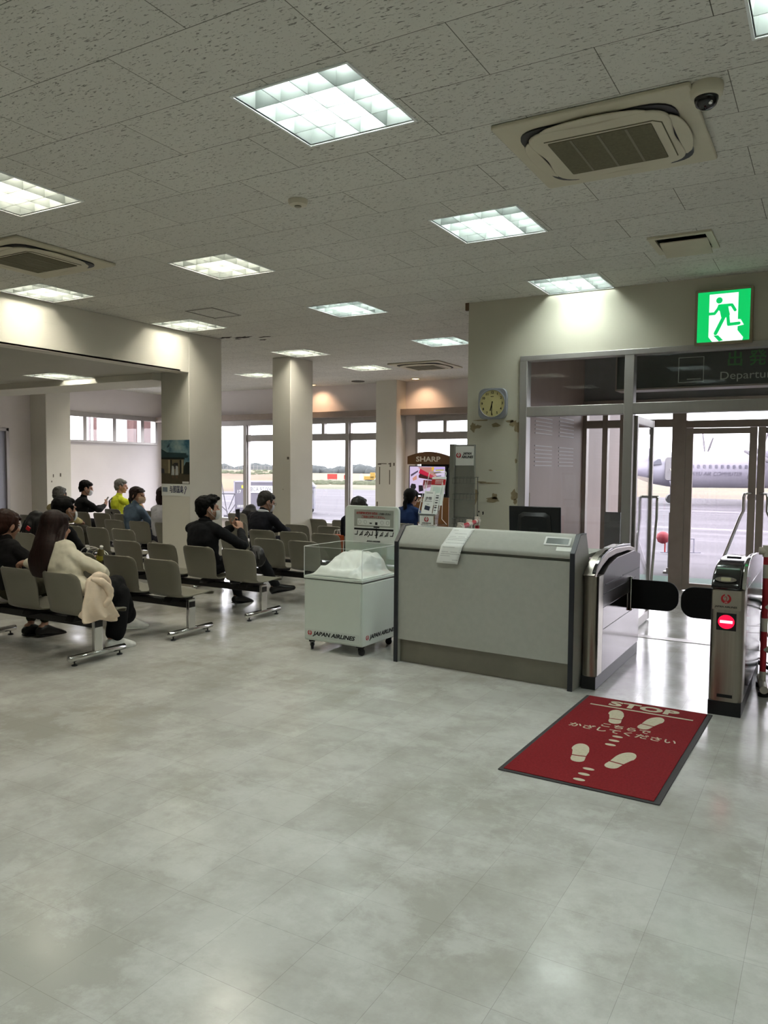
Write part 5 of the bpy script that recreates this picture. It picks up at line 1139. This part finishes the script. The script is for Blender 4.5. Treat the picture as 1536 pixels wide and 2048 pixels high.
# man reading phone in front of the white wall
LE = (-11.75, 9.50)
person('man in black reading a phone in front of the white wall', LE, -.35, lean=.04, head=(-.35, .25, 0), shirt=(19, 19, 21), trousers=(24, 24, 26), hair='short', mask=M_MASK, width=1.06, fine=.008, headoff=(0, 0, .035),
    el={1: (.24, .14, .74), -1: (-.18, .14, .72)}, wr={1: (-.01, .34, .80), -1: (-.12, .34, .78)}, hd={1: dict(d=(-.2, .5, .8), n=(-.6, -.4, 0), c=.7), -1: dict(d=(.3, .5, .7), n=(0, -.6, .5), c=.6)})
phone('pale smartphone held by the man in black before the white wall', wloc(LE, -.35, (-.05, .43, .90)), (.25, .5, .9), (-.3, -.8, .5), False)
# man in yellow
LF = (-11.88, 10.45)
py, I = person('grey-haired man in yellow shirt with black sling strap, hand at his face', LF, -.3, lean=.02, head=(-.6, .12, 0), shirt=(196, 204, 52), trousers=(60, 60, 56), hair='short', hairm=M_HAIRG, sleeve='short', width=1.06, fine=.008, headoff=(.0, 0, .05),
    el={1: (.24, .30, .70), -1: (-.2, .14, .70)}, wr={1: (.16, .22, .99), -1: (.05, .34, .66)}, hd={1: dict(d=(-.3, -.2, .9), n=(-.5, -.7, 0), c=.7)})
mb = MB(); mb.tube([V(-.06, -.17, .925), V(-.04, -.238, .87), V(.04, -.270, .77), V(.12, -.262, .65), V(.19, -.16, .54)], [(.022, .004)] * 5, 10); mb.build('sling_strap', M_BLKM, py, smooth=60)
# masked woman in denim
person('woman with hair bun and beige mask in blue denim shirt, looking right', (-9.25, 8.45), -.1, lean=.02, ts=.92, head=(-1.25, .0, 0), shirt=(84, 100, 118), trousers=(50, 54, 66), hair='bun', hairm=M_HAIRD, mask=M_MASKB, width=.95, fine=.007)
person('woman with dark bob in white tee with dark neckband beside the first pillar', (-8.66, 8.45), -.1, lean=.02, head=(-.4, 0, 0), shirt=(184, 184, 190), trousers=(60, 60, 70), hair='bob', hairm=M_HAIRD, collar=(30, 30, 34), width=1.0, fine=.008, sleeve='half')
# grey haired man far left
person('grey-haired man with white collar behind the man in black', (-10.98, 8.42), 0, ts=.86, lean=.0, head=(.15, 0, 0), shirt=(176, 164, 116), trousers=(60, 58, 50), hair='short', hairm=M_HAIRG, collar=(214, 212, 204), width=1.02, fine=.008)

# ------------------------------------------------------------------ things on and around the seats
CO = thing('coat', 'beige coat hung over the end of the nearest seat row', 'coat', (-4.955, 4.085, .125)); CO.scale = (.80, .80, .78)
mb = MB(); n = 64; rings = []
M_COAT = cloth_mat('beige_coat_cloth', (226, 208, 186), .06)
for j in range(23):
    v = j / 22; z = .69 - .42 * v; cy = -.03 + .10 * v ** .8; cx = .0 + .02 * math.sin(v * 3); ry = .045 + .20 * v ** .75; rx = .030 + .045 * v ** .6; ring = []
    for k in range(n):
        a = 2 * PI * k / n; sw = a + .5 * math.sin(3 * v)
        f = 1 + (.08 + .30 * v) * (1 - 2 * abs(math.sin(3 * sw)) ** .6) + .14 * v * math.sin(7 * sw + 2 * v) + .04 * v * math.sin(13 * sw - 5 * v)
        ring.append((cx + rx * f * math.cos(a) * (1 + .5 * v * max(0, math.sin(5 * sw))), cy + ry * (1 + (f - 1) * .35) * math.sin(a), z + .04 * v * math.sin(2 * a + .6) - .035 * v * math.sin(a)))
    rings.append(ring)
mb.rings(rings); o = mb.build('coat_body', M_COAT, CO, smooth=180, sub=1)
mb = MB(); mb.limb([(0, -.05, .67), (.005, .03, .715), (-.02, .13, .695), (-.035, .20, .64), (-.03, .22, .58)], [(.022, .035), (.04, .045), (.042, .04), (.034, .034), (.02, .03)], 14, 4); mb.build('collar', M_COAT, CO, remesh=.006, wrinkle=(.016, .05), smooth=180)
mb = MB(); mb.limb([(.02, -.02, .69), (.055, .06, .655), (.075, .12, .58), (.07, .13, .50), (.06, .09, .43)], [.03, .04, .042, .038, .036], 14, 4); mb.build('sleeve', M_COAT, CO, remesh=.006, wrinkle=(.016, .05), smooth=180)
def bag(name, lab, loc, size, m, rz=0, straps=True, wr=.03):
    t = thing(name, lab, 'bag', loc, rz); w_, d_, h_ = size; mb = MB()
    mb.limb([(0, 0, min(w_, d_) * .42), (0, 0, max(h_ * .35, min(w_, d_) * .6)), (0, .01, h_ * .75), (0, .02, h_ * .97)], [(w_ * .46, d_ * .46), (w_ * .52, d_ * .52), (w_ * .46, d_ * .44), (w_ * .30, d_ * .26)], 18, 4, side=(1, 0, 0)); mb.build('bag_body', m, t, remesh=.010, wrinkle=(wr, .09), smooth=180)
    if straps:
        mb = MB()
        for e in (-1, 1): mb.tube([(e * w_ * .25, -d_ * .30, h_ * .25), (e * w_ * .30, -d_ * .62, h_ * .5), (e * w_ * .18, -d_ * .35, h_ * .88)], [(.016, .004)] * 3, 8)
        mb.build('strap', M_BLKM, t, smooth=60)
    return t
M_NYL = mat('black_nylon', (16, 16, 18), .6, 0, .4, .2, 20, bump=.2)
t = bag('backpack', 'black backpack with red tag on a seat at left', (-8.72, 6.30, .395), (.36, .26, .52), M_NYL, .2)
mb = MB(); mb.obox((.05, -.165, .36), (.06, .014, .05), RY(.5)); mb.build('red_tag', M_RED, t, bevel=.003)
t = bag('tote_bag', 'dark tote bag with white cords and a drink bottle, on a second-row seat', (-6.22, 5.25, .395), (.30, .22, .26), mat('dark_olive_cloth', (40, 36, 28), .8, 0, .2, .2, 20), 0, False)
mb = MB()
for k in range(3): mb.tube([(-.10 + .16 * math.sin(a) * (1 - .15 * k) + .04 * k, -.06 + .02 * k, .27 + .08 * math.cos(a * 1.0) * (1 - .2 * k)) for a in [-1.5 + 3.6 * j / 14 for j in range(15)]], .005, 8)
mb.build('white_cord', mat('white_cord', (206, 204, 196), .6), t, smooth=60)
t = thing('drink_bottle', 'plastic drink bottle with white cap and yellow label leaning on the tote bag', 'bottle', (-6.12, 5.12, .62)); t.rotation_euler = (.25, .5, 0)
mb = MB(); mb.lathe([(.028, 0), (.032, .012), (.032, .11), (.026, .135), (.014, .155)], seg=20); mb.build('bottle', mat('tea_liquid', (120, 110, 70), .15), t, smooth=50)
mb = MB(); mb.lathe([(.0328, .03), (.0328, .085)], seg=20, cap=False); mb.build('label', mat('yellow_label', (196, 186, 60), .5), t)
mb = MB(); mb.lathe([(.017, .155), (.017, .18), (.015, .182)], seg=18); mb.build('cap', M_WHITE, t)
t = bag('shoulder_bag', 'black leather bag on the lap of the man in black shirt', (-5.34, 6.52, .47), (.22, .13, .20), mat('black_leather', (20, 20, 22), .35, 0, .5, .2, 20, bump=.2), .3, True)
t = thing('paper_bag', 'orange paper carrier bag with white handles on a fifth-row seat', 'bag', (-5.42, 8.27, .39), .1)
mb = MB(); mb.rings([[(-.10, -.06, 0), (.10, -.06, 0), (.10, .06, 0), (-.10, .06, 0)], [(-.105, -.06, .30), (.105, -.06, .30), (.105, .06, .30), (-.105, .06, .30)]]); mb.build('bag_body', mat('orange_paper', (168, 76, 38), .7, 0, .3, .08, 10), t, smooth=0)
for y in (-.045, .045):
    mb = MB(); mb.tube([(-.05, y, .29), (-.03, y, .36), (.03, y, .365), (.05, y, .29)], .004, 8); mb.build('handle', M_PAPER, t, smooth=60)
t = bag('travel_bag', 'black travel bag on a far seat by the windows', (-9.05, 10.9, .39), (.40, .28, .42), M_NYL, 0)
t = bag('travel_bag', 'black bag beside the grey-haired man in suit, by the first pillar', (-8.55, 10.9, .39), (.34, .28, .46), M_NYL, .3)

# ------------------------------------------------------------------ outside: apron, field, parked aircraft
def apron_mat():
    m = bpy.data.materials.new('apron_asphalt'); m.use_nodes = True; t = NT(m); b = t.n['Principled BSDF']
    R_ = (0, 0, -.5236)
    a = t.noise(t.coords((.035, .55, 1), rot=R_), 1.0, 5, .6); c = t.noise(t.coords((1, 1, 1)), 2.0, 5, .7)
    col = t.ramp(a, [(.30, lin((48, 44, 51))), (.48, lin((63, 59, 67))), (.60, lin((80, 76, 83))), (.68, lin((106, 102, 109)))])
    t.link(t.mix(t.ramp(c, [(.3, G(0)), (.8, G(.25))]), col, lin((54, 51, 55))), b.inputs['Base Color']); b.inputs['Roughness'].default_value = .8
    return m
def gz(y): return -.03 if y < 12 else (-.03 - .82 * (y - 12) / 20 if y < 32 else -.85 - .003 * (y - 32))
mb = MB(); ys = [10.71, 12, 18, 25, 32, 45, 60, 74]; xs = [-120, -60, -30, -13.9, -2.95, 4.2, 30, 90]
for j in range(len(ys) - 1):
    for i in range(len(xs) - 1):
        if ys[j] < 13.7 and xs[i + 1] <= -2.95 and ys[j + 1] <= 13.7: continue
        mb.add([(xs[i], ys[j], gz(ys[j])), (xs[i + 1], ys[j], gz(ys[j])), (xs[i + 1], ys[j + 1], gz(ys[j + 1])), (xs[i], ys[j + 1], gz(ys[j + 1]))], [(0, 1, 2, 3)])
struct(mb.build('ground_apron', apron_mat(), smooth=0))
def field_mat():
    m = bpy.data.materials.new('dry_grass_field'); m.use_nodes = True; t = NT(m); b = t.n['Principled BSDF']
    a = t.noise(t.coords((.03, .10, 1), rot=(0, 0, -.5236)), 1.0, 6, .6)
    t.link(t.ramp(a, [(.34, lin((71, 77, 56))), (.47, lin((106, 98, 76))), (.58, lin((99, 82, 68))), (.7, lin((76, 83, 64)))]), b.inputs['Base Color']); b.inputs['Roughness'].default_value = .95
    return m
M_FIELD = field_mat()
mb = MB(); mb.add([(-400, 74, -.98), (300, 74, -.98), (300, 700, -1.2), (-500, 700, -1.2)], [(0, 1, 2, 3)]); struct(mb.build('ground_field', M_FIELD, smooth=0))
mb = MB(); mb.box(-2.9, 3.5, 10.72, 12.0, -.04, -.022); tag(mb.build('doormat', mat('pale_green_mat', (88, 118, 106), .8, 0, .2, .08, 8), smooth=0), 'pale green mat outside the departure doors', 'mat')
def leafy(name, lab, cat, pts, m, kind=None):
    mb = MB()
    for x, y, z, r in pts:
        mb.ell((x, y, z), (r * random.uniform(.9, 1.3), r * random.uniform(.9, 1.3), r * random.uniform(.7, 1.0)), RZ(random.random() * 3), 9, 6)
    o = tag(mb.build(name, m, smooth=180), lab, cat); 
    if kind: o['kind'] = kind
    return o
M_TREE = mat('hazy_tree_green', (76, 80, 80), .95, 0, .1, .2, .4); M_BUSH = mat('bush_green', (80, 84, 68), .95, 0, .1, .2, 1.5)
rd = random.Random(3)
def raypt(px, dep, z):  # a point of the land at a bearing (horizontal image column) and distance
    a = math.atan2(px - 768, 1555.0) - 0.5221; L = dep / math.cos(math.atan2(px - 768, 1555.0)); return (L * math.sin(a), L * math.cos(a), z)
def bank(u, v):
    px = 330 + 265 * u; dep = 76 + 34 * v; x, y, _ = raypt(px, dep, 0); h = max(0, min(1, (590 - px) / 45)); h = h * h * (3 - 2 * h)
    return (x, y, -1.05 + h * 2.05 * math.sin(min(1, v * 1.7) * PI / 2) + .10 * math.sin(x * .9) * h * min(1, v * 3))
mb = MB(); mb.grid(bank, 40, 12); struct(mb.build('ground_bank', M_FIELD, smooth=180))
pts = []
for k in range(90):
    px = 395 + k * 5.2 + rd.uniform(-2, 2); h = 2.0 + 2.6 * abs(math.sin(k * .17 + .6)) + rd.uniform(0, 1.0); x, y, _ = raypt(px, 330 + rd.uniform(-12, 12), 0); pts.append((x, y, -1.5 + h * .2, h * .5 + .9))
leafy('tree_line', 'hazy line of trees on the horizon beyond the airfield', 'trees', pts, M_TREE, 'stuff')
pts = [(*raypt(606 + rd.uniform(0, 175), 118 + rd.uniform(-7, 7), 0)[:2], -1.05, rd.uniform(.3, .7)) for k in range(130)]
leafy('bushes', 'low green bushes along the far edge of the apron', 'bushes', pts, M_BUSH, 'stuff')
pts = [(*raypt(425 + rd.uniform(0, 135), 95 + rd.uniform(-6, 6), 0)[:2], .75 + rd.uniform(-.3, .1), rd.uniform(.15, .4)) for k in range(170)]
leafy('bank_shrubs', 'shrubs on the grassy bank behind the cargo container', 'bushes', pts, M_BUSH, 'stuff')
t = thing('wire_fence', 'wire fence with thin posts along the top of the grassy bank', 'fence', (0, 0, 0)); M_FEN = mat('fence_grey', (111, 109, 108), .7)
prev = None; rail = MB()
for k in range(19):
    p = Vector(raypt(432 + 7.5 * k, 104, .9)); mb = MB(); mb.cyl((p.x, p.y, .6), .04, 1.1, seg=6); mb.build('post', M_FEN, t)
    if prev is not None: rail.tube([prev + V(0, 0, .35), p + V(0, 0, .35)], .02, 5); rail.tube([prev + V(0, 0, .65), p + V(0, 0, .65)], .02, 5)
    prev = p
rail.build('wire', M_FEN, t)
# orange-red boards and excavator on the field
M_ORG = mat('orange_board', (146, 45, 38), .7)
for px, w_, h_, lab in ((664, 1.9, 1.0, 'wide red-orange board standing on the far field'), (690, .5, .8, 'small red marker left of the excavator on the far field')):
    x, y, _ = raypt(px, 150, 0); t = thing('marker_board', lab, 'board', (x, y, -1.2), .5)
    mb = MB(); mb.box(-w_ / 2, w_ / 2, -.05, .05, .4, .4 + h_); mb.build('board', M_ORG, t)
    for e in (-.4, .4): mb = MB(); mb.box(e * w_ - .05, e * w_ + .05, -.05, .05, 0, .4); mb.build('leg', M_FEN, t)
x, y, _ = raypt(741, 140, 0); t = thing('excavator', 'yellow excavator working on the far field', 'excavator', (x, y, -1.2), .5); M_YEL = mat('excavator_yellow', (138, 111, 41), .6)
for e in (-.7, .7): mb = MB(); mb.prism(rrect(-1.1, 1.1, 0, .5, .22), e - .2, e + .2, 'y'); mb.build('track', mat('track_dark', (61, 58, 61), .8), t)
mb = MB(); mb.box(-1.2, .6, -.8, .8, .5, 1.15); mb.build('body', M_YEL, t, bevel=.05); mb = MB(); mb.box(-.1, .8, -.8, 0, .7, 1.8); mb.build('cab', M_YEL, t, bevel=.05)
mb = MB(); mb.tube([(.7, .3, 1.0), (1.7, .3, 1.9), (2.4, .3, 1.4)], [.16, .16, .1], 8); mb.build('boom', M_YEL, t); mb = MB(); mb.tube([(2.4, .3, 1.4), (2.9, .3, .5)], .1, 8); mb.box(2.6, 3.1, .0, .6, .1, .6); mb.build('bucket_arm', mat('track_dark', (61, 58, 61)), t)
x, y, _ = raypt(722, 135, 0); mb = MB(); mb.lathe([(.22, 0), (.24, 1.4), (.1, 1.6)], seg=10); o = tag(mb.build('white_marker', M_WHITE), 'thin white marker post left of the excavator', 'marker'); o.location = (x, y, -1.2)
# cargo container behind the windows
t = thing('cargo_container', 'grey cargo container marked BCA 97 006 on a dolly outside the windows', 'container', (-24.0, 27.74, -.69), .5236)
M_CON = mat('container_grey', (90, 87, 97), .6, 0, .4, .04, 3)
mb = MB(); mb.box(0, 2.4, 0, 1.5, .16, 1.55); bd = mb.build('body', M_CON, t, bevel=.02)
mb = MB()
for a, b in ((0, .05), (2.35, 2.4)): mb.box(a, b, -.02, .02, .16, 1.56)
mb.box(0, 2.4, -.02, .02, 1.50, 1.56); mb.box(.66, .72, -.02, .02, .16, 1.56); mb.build('edge_frame', mat('container_frame', (140, 137, 146), .5), t)
mb = MB(); mb.box(.72, 2.34, -.035, -.02, 1.02, 1.34); lb = mb.build('label_plate', M_PAPER, t, smooth=0); text('BCA 97 006', .28, mat('grey_blue_print', (53, 51, 67), .5), lb, (1.27, -.037, 1.17), bold=.004, xs=.70)
mb = MB(); mb.box(.36, .50, -.03, -.01, 1.22, 1.36); mb.build('yellow_sticker', mat('yellow_sticker', (166, 160, 50), .5), t, smooth=0); text('17', .2, M_PAPER, t, (.24, -.012, 1.06))
mb = MB()
for i in range(4):
    for j in range(2): mb.box(.18 + i * .075, .22 + i * .075, -.012, -.001, .34 + j * .06, .375 + j * .06)
mb.build('rivet', M_PAPER, t, smooth=0)
mb = MB(); mb.box(-.05, 2.45, 0, 1.5, .10, .16); mb.build('dolly_deck', M_FEN, t)
for x in (.3, 2.1):
    for y in (.15, 1.35): mb = MB(); mb.cyl((x, y - .05, .085), .085, .1, 'y', 14); mb.build('wheel', M_BLACK, t)
t = thing('tow_bar', 'upright steel tow bar with bracing rods beside the cargo container', 'tow bar', (-20.15, 22.9, -.46), .5); M_TOW = mat('tow_grey', (70, 68, 76), .6)
for nm, a, b in (('pole', (-.28, 0, 1.75), (.02, 0, .1)), ('brace', (.3, 0, .95), (.05, 0, .35)), ('brace', (-.5, 0, .75), (.02, 0, .25)), ('brace', (.32, 0, .55), (.05, 0, .15))): mb = MB(); mb.tube([a, b], .018, 8); mb.build(nm, M_TOW, t)
mb = MB(); mb.box(-.5, .34, -.03, .03, .93, .97); mb.build('cross_bar', M_TOW, t); mb = MB(); mb.box(-.1, .15, -.15, .15, 0, .14); mb.build('base', M_TOW, t)
t = thing('ground_power_unit', 'pale grey wheeled ground power box seen right of the middle pillar', 'equipment', (-24.55, 31.85, -.87), .5236)
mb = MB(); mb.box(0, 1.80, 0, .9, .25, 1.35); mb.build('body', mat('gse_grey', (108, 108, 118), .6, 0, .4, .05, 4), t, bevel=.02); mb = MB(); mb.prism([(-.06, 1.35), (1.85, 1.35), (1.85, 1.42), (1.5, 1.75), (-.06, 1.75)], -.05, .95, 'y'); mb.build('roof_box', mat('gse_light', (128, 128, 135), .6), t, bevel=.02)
mb = MB(); mb.box(1.1, 1.75, -.03, 0, 1.08, 1.13); mb.box(1.1, 1.75, -.03, 0, 1.16, 1.21); mb.build('vent_bar', mat('gse_dark', (70, 70, 82), .6), t, smooth=0); mb = MB(); mb.box(1.32, 1.62, -.02, 0, .78, 1.0); mb.build('panel_plate', M_PAPER, t, smooth=0)
mb = MB(); strokes(mb, [(.02, .02), (-.05, .02), (-.05, -.02), (.03, -.02), (.03, -.06), (-.05, -.06)], .02); o = mb.build('blue_mark', mat('blue_print', (50, 65, 126), .5), t, smooth=0); o.location = (1.47, -.022, .91); o.rotation_euler = FRONT
for x in (.3, 1.55): mb = MB(); mb.cyl((x, -.03, .17), .17, .12, 'y', 16); mb.build('wheel', M_BLACK, t); mb = MB(); mb.cyl((x, .8, .17), .17, .12, 'y', 16); mb.build('wheel', M_BLACK, t)
# parked turboprop
AX = .5236
pl = thing('aeroplane', 'white turboprop airliner marked AIR COMMUTER parked outside the departure doors', 'aeroplane', (-12.6, 57.4, -.86), AX)
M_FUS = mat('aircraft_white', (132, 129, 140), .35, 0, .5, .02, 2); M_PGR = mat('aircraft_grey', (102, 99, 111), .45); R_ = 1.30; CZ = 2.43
mb = MB(); mb.lathe([(.05, 0), (.36, .12), (.62, .45), (.86, 1.0), (1.06, 1.7), (1.22, 2.6), (R_, 3.6), (R_, 18), (1.22, 20), (.9, 23), (.45, 26), (.12, 28)], (0, 0, CZ), 40, 'x'); mb.build('fuselage', M_FUS, pl, smooth=60)
mb = MB(); mb.prism([(1.0, CZ + .30), (1.55, CZ + .72), (1.75, CZ + .72), (1.85, CZ + .35)], -1.13, -.75, 'y'); mb.build('cockpit_window', mat('cockpit_glass', (80, 79, 91), .2), pl, smooth=0)
for k in range(34):
    mb = MB(); mb.prism(rrect(-.09, .09, -.13, .13, .06), 0, .03, 'z'); o = mb.build('window', mat('cabin_window', (82, 80, 94), .3), pl); o.location = (3.1 + k * .42, -math.sqrt(R_ ** 2 - .22 ** 2) - .012, CZ + .22); o.rotation_euler = (PI / 2 - .16, 0, 0)
text('RYUKYU AIR COMMUTER', .39, mat('livery_print', (67, 64, 79), .5), pl, (5.30, -R_ - .012, CZ - .30), xs=.95, shear=.22)
mb = MB(); mb.prism(rrect(2.05, 2.7, CZ - .75, CZ + .85, .15), -R_ - .02, -R_ + .1, 'y'); mb.build('door_opening', mat('door_inside', (111, 108, 111), .6), pl)
mb = MB(); mb.rings([[(2.35, -1.3, CZ - .8), (3.0, -1.3, CZ - .8), (3.0, -1.25, CZ - .88), (2.35, -1.25, CZ - .88)], [(2.35, -3.0, .15), (3.0, -3.0, .15), (3.0, -2.95, .07), (2.35, -2.95, .07)]]); st = mb.build('airstair', M_PGR, pl)
for x in (2.37, 2.98): mb = MB(); mb.tube([(x, -1.35, CZ + .05), (x, -3.0, .95), (x, -3.0, .1)], .03, 6); mb.build('handrail', mat('handrail_pale', (154, 146, 134), .5), st)
mb = MB(); mb.prism([(9.2, CZ + 1.18), (9.8, CZ + 1.42), (11.2, CZ + 1.40), (12.0, CZ + 1.24)], -13.5, 13.5, 'y'); mb.build('wing', M_PGR, pl, smooth=40, bevel=.05)
for e in (-1, 1):
    mb = MB(); mb.lathe([(.12, 7.2), (.42, 7.7), (.55, 8.8), (.58, 10.4), (.46, 12.4), (.1, 14.4)], (0, e * 4.2, CZ + .92), 20, 'x'); nc = mb.build('engine', M_PGR, pl, smooth=60)
    mb = MB(); mb.lathe([(.02, 6.7), (.16, 7.0), (.2, 7.25)], (0, e * 4.2, CZ + .92), 14, 'x'); mb.build('spinner', M_FUS, nc)
    for k in range(6):
        a = k * PI / 3 + .2; c_, s_ = math.cos(a), math.sin(a); mb = MB(); cy, cz = e * 4.2, CZ + .92
        mb.limb([(7.1, cy + .15 * c_, cz + .15 * s_), (7.1, cy + 1.1 * c_, cz + 1.1 * s_), (7.1, cy + 2.0 * c_, cz + 2.0 * s_)], [(.05, .06), (.03, .15), (.02, .09)], 8, 3, side=(1, .2, 0)); mb.build('blade', mat('blade_dark', (88, 85, 91), .5), nc)
mb = MB(); mb.prism([(23.5, CZ + .6), (26.2, CZ + 5.2), (28.4, CZ + 5.2), (27.2, CZ + .2)], -.12, .12, 'y'); mb.build('tail_fin', M_FUS, pl); mb = MB(); mb.prism([(26.0, CZ + 5.1), (26.2, CZ + 5.3), (28.5, CZ + 5.25), (28.6, CZ + 5.1)], -3.6, 3.6, 'y'); mb.build('tailplane', M_FUS, pl)
for x, y in ((2.95, 0), (10.8, -4.2), (10.8, 4.2)): mb = MB(); mb.cyl((x, y - .14, .33), .33, .28, 'y', 20); mb.build('wheel', M_BLACK, pl); mb = MB(); mb.cyl((x, y, .33), .07, 1.2 if y == 0 else 2.7, seg=10); mb.build('gear_leg', M_PGR, pl)
# small things just outside the doors
t = thing('grey_post', 'grey flat post standing outside the doors behind the open door leaf', 'post', (-2.12, 12.6, -.06), 0)
mb = MB(); mb.box(-.045, .045, -.02, .02, 0, .95); mb.build('board', mat('post_grey', (146, 143, 146), .5), t, bevel=.004); mb = MB(); mb.box(-.10, .10, -.08, .08, 0, .04); mb.box(-.05, .05, -.10, -.06, .04, .10); mb.build('base', M_ALU, t, bevel=.004)
t = thing('red_cover', 'red rounded cover on a stand on the apron outside the doors', 'cover', (*raypt(1328, 14.9, 0)[:2], -.03), 0); t.scale = (.46,) * 3
mb = MB(); mb.lathe([(.06, .35), (.20, .42), (.27, .58), (.24, .74), (.12, .84), (.02, .86)], seg=14); mb.build('cover', mat('red_vinyl', (141, 50, 59), .6, 0, .4, .1, 6), t, smooth=180); mb = MB(); mb.cyl((.09, 0, 0), .03, .4, seg=8); mb.build('stand', M_RED, t)
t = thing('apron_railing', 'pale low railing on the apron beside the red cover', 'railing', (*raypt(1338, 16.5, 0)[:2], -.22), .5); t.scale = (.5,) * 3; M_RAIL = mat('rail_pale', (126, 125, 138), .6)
for e in (0, .55, 1.1): mb = MB(); mb.box(e - .025, e + .025, -.02, .02, 0, .62); mb.build('post', M_RAIL, t)
mb = MB(); mb.box(0, 1.1, -.02, .02, .58, .63); mb.box(-.3, 1.4, -.02, .02, 0, .04); mb.build('rail', M_RAIL, t)
# brown louvred building outside the left window
t = thing('louvred_building', 'brown brick building with white louvre shutters outside the high left window', 'building', (-18.0, 13.3, -.1), 0)
mb = MB(); mb.box(0, 1.6, 1.6, 4.2, 0, 5.2); mb.build('wall', mat('brown_brick', (88, 67, 64), .8, 0, .2, .15, 12), t)
mb = MB(); mb.box(.25, 1.35, 1.52, 1.6, 2.0, 2.95)
for k in range(8): mb.box(.3, 1.3, 1.49, 1.53, 2.05 + k * .11, 2.11 + k * .11)
mb.build('louvre_shutter', M_PAPER, t, smooth=0); mb = MB(); mb.cyl((-.12, 1.55, 0), .05, 5.0, seg=8); mb.build('downpipe', mat('pipe_white', (149, 141, 141), .6), t)

letters_to_mesh()
